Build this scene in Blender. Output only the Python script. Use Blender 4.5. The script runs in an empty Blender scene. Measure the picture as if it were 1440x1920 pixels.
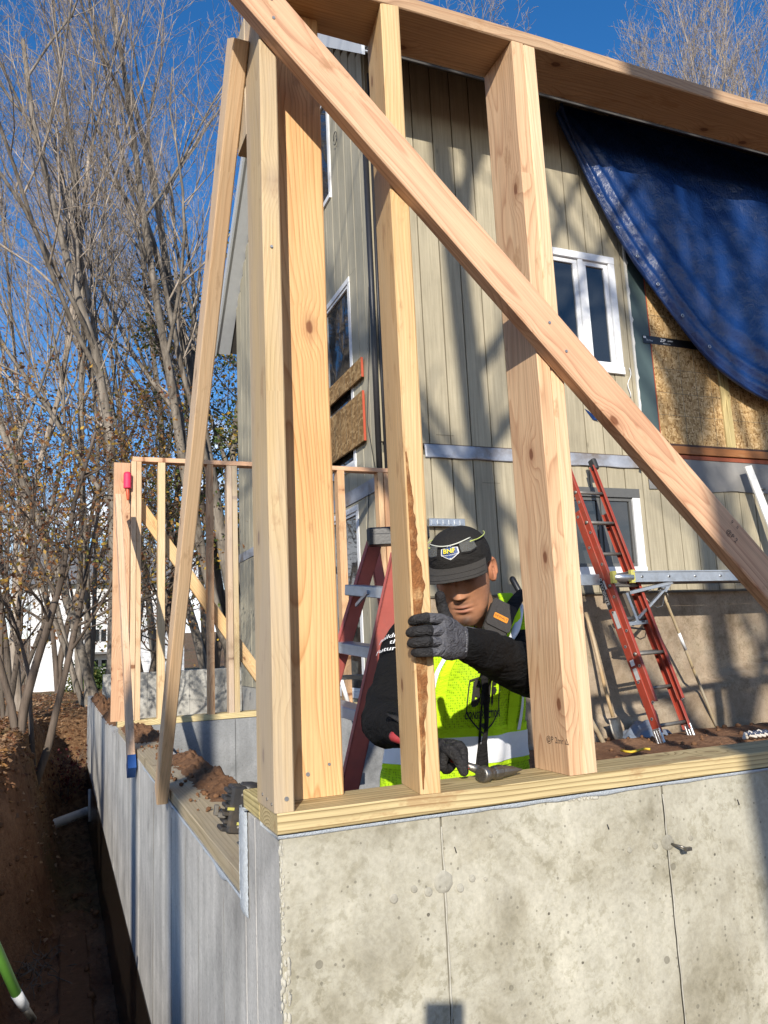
import bpy, bmesh, math, random
import numpy as np
from mathutils import Vector, Matrix, noise
S = bpy.context.scene
COL = S.collection
# ------------------------------------------------------------------ camera
YAW, PIT, ROL, FPX = 3.95410728e-01, 1.65935749e-01, 4.52785596e-02, 1460.06624
def cam_axes():
    f = Vector((math.sin(YAW)*math.cos(PIT), math.cos(YAW)*math.cos(PIT), math.sin(PIT)))
    r = Vector((math.cos(YAW), -math.sin(YAW), 0)); d = f.cross(r)
    c, s = math.cos(ROL), math.sin(ROL)
    return c*r+s*d, -s*r+c*d, f
CR, CD, CF = cam_axes()
CPOS = Vector((-0.374, -1.454, 0.336))
cam = bpy.data.cameras.new('camera'); camo = bpy.data.objects.new('camera', cam); COL.objects.link(camo)
cam.sensor_fit = 'VERTICAL'; cam.sensor_height = 24.0; cam.lens = FPX/1920*24.0
cam.clip_start = 0.05; cam.clip_end = 1000
camo.matrix_world = Matrix(((CR.x, -CD.x, -CF.x, CPOS.x), (CR.y, -CD.y, -CF.y, CPOS.y), (CR.z, -CD.z, -CF.z, CPOS.z), (0, 0, 0, 1)))
S.camera = camo
# survey helpers: the photo's sight line through (u, v) met with a wall or ground plane of the place
def sight(u, v): return CR*((u-720)/FPX)+CD*((v-960)/FPX)+CF
def on(u, v, ax, val):
    w = sight(u, v); return CPOS+w*((val-CPOS[ax])/w[ax])
def Xp(u, v, x=0.0): return on(u, v, 0, x)
def Yp(u, v, y=0.0): return on(u, v, 1, y)
def Zp(u, v, z=0.0): return on(u, v, 2, z)
# ------------------------------------------------------------------ light
SUN_D = Vector((0.463, 0.989, -0.459)).normalized()
EL = math.asin(-SUN_D.z); AZ = math.atan2(-SUN_D.x, -SUN_D.y)
w = bpy.data.worlds.new('World'); S.world = w; w.use_nodes = True
wn = w.node_tree; wn.nodes.clear()
S.view_settings.view_transform = 'Standard'; S.view_settings.look = 'None'
S.view_settings.gamma = 1; S.view_settings.use_curve_mapping = False
S.view_settings.exposure = 0.32
def nd(nt, t, ins=None, **kw):
    n = nt.nodes.new('ShaderNode'+t)
    for k, v in kw.items(): setattr(n, k, v)
    for k, v in (ins or {}).items():
        s = n.inputs[k]
        if isinstance(v, bpy.types.NodeSocket): nt.links.new(v, s)
        else: s.default_value = v
    return n
def mth(nt, op, a, b=None, c=None, clamp=False):
    ins = {0: a}
    if b is not None: ins[1] = b
    if c is not None: ins[2] = c
    return nd(nt, 'Math', ins, operation=op, use_clamp=clamp).outputs[0]
def vmul(nt, v, xyz): return nd(nt, 'VectorMath', {0: v, 1: xyz}, operation='MULTIPLY').outputs[0]
def vadd(nt, v, xyz): return nd(nt, 'VectorMath', {0: v, 1: xyz}, operation='ADD').outputs[0]
def ramp(nt, fac, stops, interp='LINEAR'):
    n = nd(nt, 'ValToRGB', {0: fac}); cr = n.color_ramp; cr.interpolation = interp
    while len(cr.elements) < len(stops): cr.elements.new(0.5)
    for e, (p, c) in zip(cr.elements, stops):
        e.position = p; e.color = (*c, 1) if not isinstance(c, (int, float)) else (c, c, c, 1)
    return n.outputs[0]
def mix(nt, f, a, b, mode='MIX'):
    f4 = lambda c: c if isinstance(c, bpy.types.NodeSocket) else (*c, 1) if len(c) == 3 else c
    return nd(nt, 'MixRGB', {0: f, 1: f4(a), 2: f4(b)}, blend_type=mode).outputs[0]
def noi(nt, v, scale, detail=4, rough=.55, dist=0.0, out=0):
    return nd(nt, 'TexNoise', {'Vector': v, 'Scale': scale, 'Detail': detail, 'Roughness': rough, 'Distortion': dist}).outputs[out]
sky = nd(wn, 'TexSky', sky_type='NISHITA', sun_disc=False, sun_elevation=EL, sun_rotation=AZ % (2*math.pi), altitude=100, air_density=1.0, dust_density=0.3, ozone_density=3.0)
gen = nd(wn, 'TexCoord').outputs['Generated']
cn = noi(wn, vmul(wn, gen, (2.2, 2.2, 5.0)), 2.6, 7, .6, .3)
sx = nd(wn, 'SeparateXYZ', {0: gen})
band = nd(wn, 'MapRange', {0: sx.outputs[2], 1: 0.06, 2: 0.48, 3: 0.13, 4: -0.25}).outputs[0]
cm = ramp(wn, mth(wn, 'ADD', cn, band), [(.47, 0.0), (.64, 1.0)])
hs = nd(wn, 'HueSaturation', {'Hue': .505, 'Saturation': 1.30, 'Value': 1.12, 'Color': sky.outputs[0]}).outputs[0]
skc = mix(wn, cm, hs, (9.0, 9.3, 9.8))
bg = nd(wn, 'Background', {'Color': skc, 'Strength': 0.128})
nd(wn, 'OutputWorld', {0: bg.outputs[0]})
sl = bpy.data.lights.new('sun', 'SUN'); sl.energy = 5.0; sl.angle = math.radians(.53); sl.color = (1.0, .93, .82)
so = bpy.data.objects.new('sun', sl); COL.objects.link(so)
so.rotation_euler = SUN_D.to_track_quat('-Z', 'Y').to_euler()
# ------------------------------------------------------------------ mesh helpers
class MB:
    def __init__(s): s.v = []; s.f = []; s.m = []; s.sm = []
    def add(s, vs, fs, mi=0, smooth=False):
        o = len(s.v); s.v.extend([tuple(p) for p in vs])
        for f in fs: s.f.append(tuple(i+o for i in f)); s.m.append(mi); s.sm.append(smooth)
    def box(s, x0, x1, y0, y1, z0, z1, M=None, b=0.0, mi=0):
        """box with chamfered long edges (b)"""
        vs, fs = cbox(x1-x0, y1-y0, z1-z0, b)
        c = Vector(((x0+x1)/2, (y0+y1)/2, (z0+z1)/2))
        vs = [Vector(p)+c for p in vs]
        if M is not None: vs = [M @ p for p in vs]
        s.add(vs, fs, mi)
    def tube(s, pts, rad, n=8, cap=True, mi=0, smooth=True, round_end=False):
        pts = [Vector(p) for p in pts]
        if isinstance(rad, (int, float)): rad = [rad]*len(pts)
        rad = list(rad)
        if round_end:
            d0 = (pts[0]-pts[1]).normalized(); d1 = (pts[-1]-pts[-2]).normalized(); r0, r1 = rad[0], rad[-1]
            pre = [(pts[0]+d0*r0*.98, r0*.2), (pts[0]+d0*r0*.8, r0*.6), (pts[0]+d0*r0*.45, r0*.89)]
            post = [(pts[-1]+d1*r1*.45, r1*.89), (pts[-1]+d1*r1*.8, r1*.6), (pts[-1]+d1*r1*.98, r1*.2)]
            pts = [p for p, _ in pre]+pts+[p for p, _ in post]; rad = [r for _, r in pre]+rad+[r for _, r in post]
        up = None; vs = []; fs = []
        for i, p in enumerate(pts):
            a = pts[max(i-1, 0)]; b = pts[min(i+1, len(pts)-1)]; d = (b-a).normalized()
            if up is None:
                up = d.orthogonal().normalized()
            else:
                up = (up-d*up.dot(d))
                up = up.normalized() if up.length > 1e-5 else d.orthogonal().normalized()
            sd = d.cross(up)
            for k in range(n):
                t = 2*math.pi*k/n; vs.append(p+(up*math.cos(t)+sd*math.sin(t))*rad[i])
        L = len(pts)
        for i in range(L-1):
            for k in range(n):
                k2 = (k+1) % n; fs.append((i*n+k, i*n+k2, (i+1)*n+k2, (i+1)*n+k))
        if cap: fs.append(tuple(range(n-1, -1, -1))); fs.append(tuple((L-1)*n+k for k in range(n)))
        s.add(vs, fs, mi, smooth)
    def grid(s, fn, nu, nv, mi=0, smooth=True, closed_u=False):
        vs = [fn(i/nu, j/nv) for j in range(nv+1) for i in range(nu+1)]
        fs = [(j*(nu+1)+i, j*(nu+1)+i+1, (j+1)*(nu+1)+i+1, (j+1)*(nu+1)+i) for j in range(nv) for i in range(nu)]
        s.add(vs, fs, mi, smooth)
    def ell(s, c, r, n=16, M=None, mi=0):
        def fn(u, v):
            t = u*2*math.pi; p = (v-.5)*math.pi
            q = Vector((r[0]*math.cos(p)*math.cos(t), r[1]*math.cos(p)*math.sin(t), r[2]*math.sin(p)))
            if M is not None: q = M @ q
            return q+Vector(c)
        s.grid(fn, n, n//2, mi)
    def prism(s, poly, a, b, mi=0):
        """poly: list of 3D points (one face), extruded by vector b-a"""
        d = Vector(b)-Vector(a); n = len(poly); vs = [Vector(p) for p in poly]+[Vector(p)+d for p in poly]
        fs = [tuple(range(n-1, -1, -1)), tuple(range(n, 2*n))]+[(i, (i+1) % n, n+(i+1) % n, n+i) for i in range(n)]
        s.add(vs, fs, mi)
    def build(s, name, mats, parent=None, loc=None):
        if not isinstance(mats, (list, tuple)): mats = [mats]
        me = bpy.data.meshes.new(name)
        vs = s.v
        if loc is not None: vs = [(p[0]-loc[0], p[1]-loc[1], p[2]-loc[2]) for p in vs]
        me.from_pydata(vs, [], s.f)
        for m in mats: me.materials.append(m)
        me.polygons.foreach_set('material_index', s.m); me.polygons.foreach_set('use_smooth', s.sm)
        me.update()
        o = bpy.data.objects.new(name, me); COL.objects.link(o)
        if loc is not None: o.location = loc
        if parent is not None: adopt(o, parent)
        return o
def cbox(lx, ly, lz, b=0.0):
    x, y, z = lx/2, ly/2, lz/2
    if b <= 0:
        v = [(-x, -y, -z), (x, -y, -z), (x, y, -z), (-x, y, -z), (-x, -y, z), (x, -y, z), (x, y, z), (-x, y, z)]
        return v, [(3, 2, 1, 0), (4, 5, 6, 7), (0, 1, 5, 4), (1, 2, 6, 5), (2, 3, 7, 6), (3, 0, 4, 7)]
    ring = [(-x+b, -y), (x-b, -y), (x, -y+b), (x, y-b), (x-b, y), (-x+b, y), (-x, y-b), (-x, -y+b)]
    def ins(r, k):
        return [(px*(1-k/x) if x > k else px, py*(1-k/y) if y > k else py) for px, py in r]
    c = min(b*.6, z*.4)
    lv = [(-z, ins(ring, c)), (-z+c, ring), (z-c, ring), (z, ins(ring, c))]
    v = [(px, py, zz) for zz, r in lv for px, py in r]; fs = []
    for i in range(3):
        for k in range(8):
            k2 = (k+1) % 8; fs.append((i*8+k, i*8+k2, (i+1)*8+k2, (i+1)*8+k))
    fs.append(tuple(range(7, -1, -1))); fs.append(tuple(24+k for k in range(8)))
    return v, fs
def adopt(o, p):
    """parent keeping the world place of o (parents are unrotated empties or meshes)"""
    bpy.context.view_layer.update() if False else None
    o.parent = p
    o.matrix_parent_inverse = wm(p).inverted()
def wm(o):
    m = o.matrix_basis.copy()
    if o.parent is not None: m = wm(o.parent) @ o.matrix_parent_inverse @ m
    return m
def tag(o, label=None, cat=None, group=None, kind=None):
    if label: o['label'] = label
    if cat: o['category'] = cat
    if group: o['group'] = group
    if kind: o['kind'] = kind
    return o
def thing(name, label, cat, loc=(0, 0, 0), group=None):
    o = bpy.data.objects.new(name, None); COL.objects.link(o); o.location = loc; o.empty_display_size = .1
    return tag(o, label, cat, group)
_R = random.Random(7)
def board(name, a, b, w_, t, wdir, mat, parent=None, bev=.003, warp=0.002, seg=6):
    """length along local Z from a to b (centre line), w_ along wdir, t across"""
    a, b = Vector(a), Vector(b); zd = (b-a); L = zd.length; zd.normalize()
    xd = Vector(wdir); xd = (xd-zd*xd.dot(zd)).normalized(); yd = zd.cross(xd)
    x, y, z = w_/2, t/2, L/2; c = bev
    ring = [(-x+c, -y), (x-c, -y), (x, -y+c), (x, y-c), (x-c, y), (-x+c, y), (-x, y-c), (-x, -y+c)]
    vs = []; fs = []; n = seg+1; ph = _R.uniform(0, 6)
    for i in range(n):
        t_ = i/seg; dx = math.sin(t_*math.pi)*warp*math.sin(ph); dy = math.sin(t_*math.pi)*warp*math.cos(ph)
        for px, py in ring:
            j = .0007
            vs.append((px+dx+_R.uniform(-j, j), py+dy+_R.uniform(-j, j), t_*L))
    for i in range(seg):
        for k in range(8):
            k2 = (k+1) % 8; fs.append((i*8+k, i*8+k2, (i+1)*8+k2, (i+1)*8+k))
    fs.append(tuple(range(7, -1, -1))); fs.append(tuple(seg*8+k for k in range(8)))
    me = bpy.data.meshes.new(name); me.from_pydata(vs, [], fs); me.materials.append(mat); me.update()
    o = bpy.data.objects.new(name, me); COL.objects.link(o)
    o.matrix_basis = Matrix(((xd.x, yd.x, zd.x, a.x), (xd.y, yd.y, zd.y, a.y), (xd.z, yd.z, zd.z, a.z), (0, 0, 0, 1)))
    if parent is not None: adopt(o, parent)
    return o
def abox(name, x, y, z, mat, parent=None, bev=.003, **k):
    """axis-aligned lumber between ranges; grain along the longest side"""
    r = [x, y, z]; L = [abs(q[1]-q[0]) for q in r]; c = [(q[0]+q[1])/2 for q in r]
    ax = max(range(3), key=lambda i: L[i]); a = list(c); b = list(c); a[ax] = min(r[ax]); b[ax] = max(r[ax])
    o_ = [i for i in range(3) if i != ax]; wa = o_[0] if L[o_[0]] >= L[o_[1]] else o_[1]; ta = o_[1] if wa == o_[0] else o_[0]
    wd = [0, 0, 0]; wd[wa] = 1
    return board(name, a, b, L[wa], L[ta], wd, mat, parent, bev, **k)
def solid(name, x, y, z, mat, parent=None, bev=0.0):
    m = MB(); m.box(x[0], x[1], y[0], y[1], z[0], z[1], b=bev)
    return m.build(name, mat, parent, loc=((x[0]+x[1])/2, (y[0]+y[1])/2, z[0]))
def text_mesh(body, size, align='CENTER', spacing=1.0, res=2):
    cu = bpy.data.curves.new('t', 'FONT'); cu.body = body; cu.size = size; cu.align_x = align; cu.align_y = 'CENTER'
    cu.space_character = spacing; cu.resolution_u = res
    o = bpy.data.objects.new('t', cu); COL.objects.link(o)
    dg = bpy.context.evaluated_depsgraph_get(); me = bpy.data.meshes.new_from_object(o.evaluated_get(dg))
    bm = bmesh.new(); bm.from_mesh(me); bmesh.ops.triangulate(bm, faces=bm.faces[:])
    v = [tuple(q.co) for q in bm.verts]; f = [tuple(q.index for q in p.verts) for p in bm.faces]
    bm.free(); bpy.data.objects.remove(o); bpy.data.curves.remove(cu); bpy.data.meshes.remove(me)
    return v, f
def lettering(name, body, size, fn, mat, parent=None, bold=0.0, spacing=1.0, mb=None):
    """fn maps flat (x, y) of the print to a point on the surface"""
    v, f = text_mesh(body, size, spacing=spacing)
    m = mb or MB(); m.add([fn(p[0], p[1]) for p in v], f)
    if bold:
        for dx, dy in ((bold, 0), (0, bold), (-bold, 0), (0, -bold)):
            m.add([fn(p[0]+dx, p[1]+dy) for p in v], f)
    return m.build(name, mat, parent) if mb is None else None
# ------------------------------------------------------------------ materials
def newmat(name, rough=.6, metallic=0.0, spec=.5, base=None):
    m = bpy.data.materials.new(name); m.use_nodes = True; nt = m.node_tree
    b = nt.nodes['Principled BSDF']; b.inputs['Roughness'].default_value = rough
    b.inputs['Metallic'].default_value = metallic; b.inputs['Specular IOR Level'].default_value = spec
    if base: b.inputs['Base Color'].default_value = (*base, 1)
    return m, nt, b
def setb(nt, b, k, v): nt.links.new(v, b.inputs[k])
def bump(nt, b, h, strength=.3, dist=.01):
    n = nd(nt, 'Bump', {'Height': h, 'Strength': strength, 'Distance': dist}); nt.links.new(n.outputs[0], b.inputs['Normal'])
def objrnd(nt):
    oi = nd(nt, 'ObjectInfo').outputs['Random']; tc = nd(nt, 'TexCoord').outputs['Object']
    off = nd(nt, 'CombineXYZ', {0: mth(nt, 'MULTIPLY', oi, 37.3), 1: mth(nt, 'MULTIPLY', oi, 71.9), 2: mth(nt, 'MULTIPLY', oi, 53.1)}).outputs[0]
    return oi, tc, off
def plain(name, col, rough=.6, metallic=0.0, var=.15, scale=30, bmp=.1, spec=.5, dirt=None, dirt_amt=.0):
    m, nt, b = newmat(name, rough, metallic, spec)
    oi, tc, off = objrnd(nt); p = vadd(nt, tc, off)
    n = noi(nt, p, scale, 5)
    c = mix(nt, n, tuple(max(0, q*(1-var)) for q in col), tuple(q*(1+var) for q in col))
    if dirt:
        d = ramp(nt, noi(nt, p, scale*.35, 6, .65), [(.5-.0, 0.0), (.72, 1.0)])
        c = mix(nt, mth(nt, 'MULTIPLY', d, dirt_amt), c, dirt)
    setb(nt, b, 'Base Color', c)
    if bmp: bump(nt, b, noi(nt, p, scale*4, 4), bmp, .004)
    return m
def wood(name, light, mid, dark, rough=.62, ring=.0075, knots=.85, contrast=1.0, grey=None, greyamt=0.0, bmp=.25, stain=0.0, wamp=.14, cx=(.16, -.08), cy=(.07, .025)):
    m, nt, b = newmat(name, rough, spec=.25)
    oi, tc, off = objrnd(nt); pn = vadd(nt, tc, off)
    r2 = nd(nt, 'TexWhiteNoise', {1: oi}, noise_dimensions='1D')
    rs = nd(nt, 'SeparateColor', {0: r2.outputs[1]})
    warp = nd(nt, 'VectorMath', {0: noi(nt, vmul(nt, pn, (3.5, 3.5, .55)), 1.7, 2, .5, out=1), 1: (.5, .5, .5)}, operation='SUBTRACT').outputs[0]
    warp = vmul(nt, warp, (wamp, wamp, .0))
    cen = nd(nt, 'CombineXYZ', {0: mth(nt, 'MULTIPLY_ADD', rs.outputs[0], *cx), 1: mth(nt, 'MULTIPLY_ADD', rs.outputs[1], *cy), 2: 0.0}).outputs[0]
    q = vadd(nt, vadd(nt, vmul(nt, tc, (1, 1, .012)), warp), cen)
    r = nd(nt, 'VectorMath', {0: q}, operation='LENGTH').outputs[1]
    sq = nd(nt, 'SeparateXYZ', {0: pn}); kv = nd(nt, 'CombineXYZ', {0: mth(nt, 'MULTIPLY', sq.outputs[0], 9.0), 1: mth(nt, 'MULTIPLY', sq.outputs[2], 4.6), 2: 0.0}).outputs[0]
    vo = nd(nt, 'TexVoronoi', {'Vector': kv, 'Scale': 1.0, 'Randomness': 1.0}, voronoi_dimensions='2D')
    kg = mth(nt, 'LESS_THAN', nd(nt, 'SeparateColor', {0: vo.outputs[1]}).outputs[0], .62)
    kd = mth(nt, 'ADD', mth(nt, 'ADD', vo.outputs[0], mth(nt, 'MULTIPLY_ADD', noi(nt, pn, 40, 2), .06, -.03)), kg)
    kf = nd(nt, 'MapRange', {0: kd, 1: 0.0, 2: .42, 3: 1.0, 4: 0.0}, interpolation_type='SMOOTHSTEP').outputs[0]
    r = mth(nt, 'ADD', r, mth(nt, 'MULTIPLY', kf, .020))
    fr = mth(nt, 'FRACT', mth(nt, 'DIVIDE', r, ring))
    rv = ramp(nt, fr, [(0.0, .05), (.5, .12), (.80, .55), (.92, 1.0), (1.0, .05)])
    fib = noi(nt, vmul(nt, pn, (260, 260, 5)), 1.0, 4, .6)
    tone = noi(nt, vmul(nt, pn, (4, 4, 1.0)), 2.0, 3)
    base = mix(nt, ramp(nt, tone, [(.3, 0.0), (.7, 1.0)]), light, mid)
    ra = mth(nt, 'MULTIPLY', rv, mth(nt, 'MULTIPLY_ADD', tone, .55*contrast, .22*contrast))
    c = mix(nt, ra, base, dark)
    c = mix(nt, .55, c, ramp(nt, fib, [(.25, .55), (.6, 1.08)]), 'MULTIPLY')
    # each board has its own tint
    c = nd(nt, 'HueSaturation', {'Hue': mth(nt, 'MULTIPLY_ADD', rs.outputs[2], .022, .489), 'Saturation': mth(nt, 'MULTIPLY_ADD', rs.outputs[0], .25, .88), 'Value': mth(nt, 'MULTIPLY_ADD', rs.outputs[1], .2, .9), 'Color': c}).outputs[0]
    kcore = nd(nt, 'MapRange', {0: kd, 1: .045, 2: .085, 3: knots, 4: 0.0}, interpolation_type='SMOOTHSTEP').outputs[0]
    khalo = nd(nt, 'MapRange', {0: kd, 1: .06, 2: .24, 3: knots*.45, 4: 0.0}, interpolation_type='SMOOTHSTEP').outputs[0]
    c = mix(nt, khalo, c, tuple(x*.8 for x in dark)); c = mix(nt, kcore, c, (dark[0]*.42, dark[1]*.33, dark[2]*.28))
    sm = ramp(nt, noi(nt, vmul(nt, pn, (9, 9, 3.5)), 1.5, 6, .7), [(.60, 0.0), (.67, 1.0)])
    c = mix(nt, mth(nt, 'MULTIPLY', sm, .5+stain), c, (.30, .16, .07))
    if grey:
        gm = ramp(nt, noi(nt, vmul(nt, pn, (5, 5, .8)), 1.4, 5, .6), [(.35, 0.0), (.6, 1.0)])
        c = mix(nt, mth(nt, 'MULTIPLY', gm, greyamt), c, grey)
    setb(nt, b, 'Base Color', c)
    h = mth(nt, 'ADD', mth(nt, 'MULTIPLY', fib, .8), mth(nt, 'MULTIPLY', rv, .5))
    bump(nt, b, h, bmp, .0016)
    return m
FIR = wood('fir_lumber', (.66, .445, .265), (.63, .385, .215), (.42, .205, .095))
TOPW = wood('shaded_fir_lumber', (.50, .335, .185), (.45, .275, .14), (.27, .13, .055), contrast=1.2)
FIRRED = wood('fir_lumber_red', (.62, .405, .24), (.58, .34, .19), (.35, .15, .07), contrast=1.25)
SPR = wood('spruce_lumber', (.68, .495, .305), (.63, .415, .23), (.44, .245, .115), contrast=1.0)
SPRW = wood('spruce_lumber_weathered', (.58, .44, .27), (.50, .37, .22), (.33, .21, .11), grey=(.40, .34, .28), greyamt=.55)
PALE = wood('pale_sawn_lumber', (.70, .54, .345), (.66, .48, .29), (.46, .29, .15), contrast=.8, grey=(.50, .43, .33), greyamt=.3)
PTL = wood('weathered_treated_lumber', (.50, .385, .235), (.43, .33, .195), (.25, .18, .09), ring=.0095, knots=.4, contrast=1.3, wamp=.06, grey=(.30, .27, .22), greyamt=.5)
PT = wood('treated_lumber', (.62, .49, .255), (.55, .43, .21), (.21, .14, .05), ring=.0068, knots=.5, contrast=1.9, wamp=.035, cx=(.02, -.01), cy=(.02, .05))
def concrete(name, base, dark, light, streak=0.0, pits=1.0, warm=None):
    m, nt, b = newmat(name, .85, spec=.25)
    geo = nd(nt, 'NewGeometry').outputs['Position']
    big = noi(nt, geo, 2.6, 6, .62, .4); med = noi(nt, geo, 11, 6, .68, .25); fine = noi(nt, geo, 90, 5, .7)
    c = mix(nt, ramp(nt, big, [(.38, 0.0), (.6, 1.0)]), dark, light)
    c = mix(nt, ramp(nt, med, [(.40, 0.0), (.58, .62)]), c, base)
    if warm: c = mix(nt, ramp(nt, noi(nt, geo, 1.3, 4, .6), [(.42, 0.0), (.7, .7)]), c, warm)
    if streak:
        st = noi(nt, vmul(nt, geo, (14, 14, .55)), 1.0, 5, .6)
        c = mix(nt, streak, c, ramp(nt, st, [(.3, .42), (.62, 1.2)]), 'MULTIPLY')
    blot = ramp(nt, noi(nt, geo, 5.5, 7, .72, .5), [(.40, .0), (.54, 1.0)])
    if warm: c = mix(nt, .75, c, mix(nt, blot, (.80, .78, .72), (1.05, 1.05, 1.04)), 'MULTIPLY')
    crisp = ramp(nt, noi(nt, geo, 34, 8, .75, .3), [(.42, .0), (.50, 1.0)]); crm = ramp(nt, noi(nt, geo, 4.2, 4, .6), [(.42, 1.0), (.60, .12)])
    if warm: c = mix(nt, crm, c, mix(nt, crisp, (.80, .79, .74), (1.03, 1.03, 1.02)), 'MULTIPLY')
    c = mix(nt, .5, c, ramp(nt, fine, [(.25, .62), (.6, 1.1)]), 'MULTIPLY')
    vo = nd(nt, 'TexVoronoi', {'Vector': geo, 'Scale': 26.0}); vo2 = nd(nt, 'TexVoronoi', {'Vector': geo, 'Scale': 70.0})
    gate = nd(nt, 'SeparateColor', {0: vo.outputs[1]}); gate2 = nd(nt, 'SeparateColor', {0: vo2.outputs[1]})
    rad = mth(nt, 'MULTIPLY', mth(nt, 'GREATER_THAN', gate.outputs[0], .72), mth(nt, 'MULTIPLY', gate.outputs[1], .20))
    pit = mth(nt, 'LESS_THAN', mth(nt, 'ADD', vo.outputs[0], mth(nt, 'MULTIPLY_ADD', med, .16, -.08)), rad)
    pit2 = mth(nt, 'LESS_THAN', vo2.outputs[0], mth(nt, 'MULTIPLY', mth(nt, 'GREATER_THAN', gate2.outputs[0], .8), .2))
    pp = mth(nt, 'MULTIPLY', mth(nt, 'MAXIMUM', pit, pit2), pits)
    c = mix(nt, mth(nt, 'MULTIPLY', pp, .55), c, tuple(x*.45 for x in dark))
    setb(nt, b, 'Base Color', c)
    h = mth(nt, 'SUBTRACT', mth(nt, 'ADD', mth(nt, 'MULTIPLY', fine, .35), mth(nt, 'MULTIPLY', med, .5)), mth(nt, 'MULTIPLY', pp, .9))
    bump(nt, b, h, .45, .006)
    return m
CONC = concrete('concrete_front', (.41, .387, .318), (.245, .225, .17), (.50, .475, .395), .15, 1.0, (.36, .345, .285))
CONCL = concrete('concrete_side', (.47, .455, .425), (.33, .32, .30), (.58, .56, .52), .42, .5)
CONCF = concrete('concrete_far', (.42, .41, .38), (.34, .33, .30), (.48, .47, .43), .15, .8)
PATCH = concrete('tie_patch_mortar', (.33, .315, .26), (.22, .205, .16), (.42, .40, .34), 0, .6)
CRUST = concrete('concrete_crust', (.42, .40, .34), (.28, .265, .22), (.50, .48, .41), 0, .3)
STUCCO = concrete('house_parging', (.30, .23, .165), (.20, .15, .105), (.36, .30, .225), .1, .3, (.33, .25, .17))
TAR, nt, b = newmat('damp_proofing', .22, spec=.5); g = nd(nt, 'NewGeometry').outputs['Position']
setb(nt, b, 'Base Color', mix(nt, noi(nt, g, 20), (.006, .005, .004), (.02, .014, .01))); bump(nt, b, noi(nt, vmul(nt, g, (40, 40, 3)), 1.0, 6, .7), .7, .01)
FOAM = plain('grey_foam', (.42, .46, .50), .75, var=.3, scale=120, bmp=.9)
def siding(name, col, dark):
    m, nt, b = newmat(name, .7, spec=.3); oi, tc, off = objrnd(nt); geo = nd(nt, 'NewGeometry').outputs['Position']
    p = vadd(nt, geo, off)
    st = noi(nt, vmul(nt, p, (55, 55, 2.2)), 1.0, 5, .62); cr = noi(nt, vmul(nt, p, (6, 6, 60)), 1.0, 3, .6); bl = noi(nt, p, 1.6, 5, .6)
    c = mix(nt, ramp(nt, st, [(.3, 0.0), (.65, 1.0)]), dark, col)
    c = mix(nt, .6, c, ramp(nt, bl, [(.3, .72), (.65, 1.06)]), 'MULTIPLY')
    c = nd(nt, 'HueSaturation', {'Value': mth(nt, 'MULTIPLY_ADD', oi, .08, .96), 'Color': c}).outputs[0]
    kn = nd(nt, 'TexVoronoi', {'Vector': vmul(nt, p, (3, 3, 1.4)), 'Scale': 1.5})
    c = mix(nt, nd(nt, 'MapRange', {0: kn.outputs[0], 1: .03, 2: .08, 3: .45, 4: 0.0}).outputs[0], c, tuple(x*.4 for x in dark))
    setb(nt, b, 'Base Color', c)
    bump(nt, b, mth(nt, 'ADD', st, mth(nt, 'MULTIPLY', cr, .5)), .5, .004)
    return m
SIDE = siding('painted_siding', (.405, .355, .25), (.30, .262, .18))
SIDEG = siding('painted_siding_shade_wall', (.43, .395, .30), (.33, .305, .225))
GROOVE = plain('siding_groove', (.13, .115, .08), .9)
TRIM = plain('white_trim_paint', (.72, .73, .74), .5, var=.08, scale=25, bmp=.15, dirt=(.4, .38, .33), dirt_amt=.35)
WHITEB = plain('white_board', (.74, .73, .69), .5, var=.08, scale=14, bmp=.1, dirt=(.45, .4, .33), dirt_amt=.4)
GLASS, nt, b = newmat('window_glass', .03, spec=.9); p = nd(nt, 'TexCoord').outputs['Object']
setb(nt, b, 'Base Color', mix(nt, noi(nt, p, 3, 4), (.012, .014, .016), (.03, .033, .035))); bump(nt, b, noi(nt, p, 1.5, 2), .06, .05)
BLIND = plain('window_blind', (.30, .31, .31), .6, var=.1)
ALU = plain('aluminium', (.52, .54, .56), .38, .85, var=.18, scale=18, bmp=.12, dirt=(.25, .24, .22), dirt_amt=.5)
FLASH = plain('metal_flashing', (.34, .355, .39), .5, .25, var=.5, scale=7, bmp=.6, dirt=(.16, .115, .075), dirt_amt=.95)
STEEL = plain('tool_steel', (.22, .21, .19), .42, .9, var=.35, scale=40, bmp=.3, dirt=(.10, .06, .03), dirt_amt=.6)
REDF = plain('red_fibreglass', (.29, .040, .020), .5, var=.22, scale=20, bmp=.2, dirt=(.20, .09, .06), dirt_amt=.55)
PINKF = plain('faded_red_fibreglass', (.40, .095, .075), .6, var=.25, scale=14, bmp=.2, dirt=(.18, .09, .08), dirt_amt=.6)
RUBBER = plain('black_rubber', (.022, .022, .024), .65, var=.3)
BLK = plain('black_plastic', (.02, .02, .022), .4, var=.3, spec=.5)
GREYR = plain('ladder_rung_grey', (.20, .185, .165), .5, .5, var=.3, scale=30)
OSB, nt, b = newmat('osb', .7, spec=.25); oi, tc, off = objrnd(nt); p = nd(nt, 'NewGeometry').outputs['Position']
def strands(rot, sc):
    q = nd(nt, 'Mapping', {0: p, 2: rot, 3: sc}).outputs[0]; v = nd(nt, 'TexVoronoi', {'Vector': q, 'Scale': 1.0, 'Randomness': 1.0})
    return v
v1 = strands((0, .5, .5), (16, 16, 52)); v2 = strands((0, -.7, -.7), (52, 52, 18)); v3 = strands((.4, 1.2, .3), (60, 60, 20))
pick = noi(nt, p, 24, 1)
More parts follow.
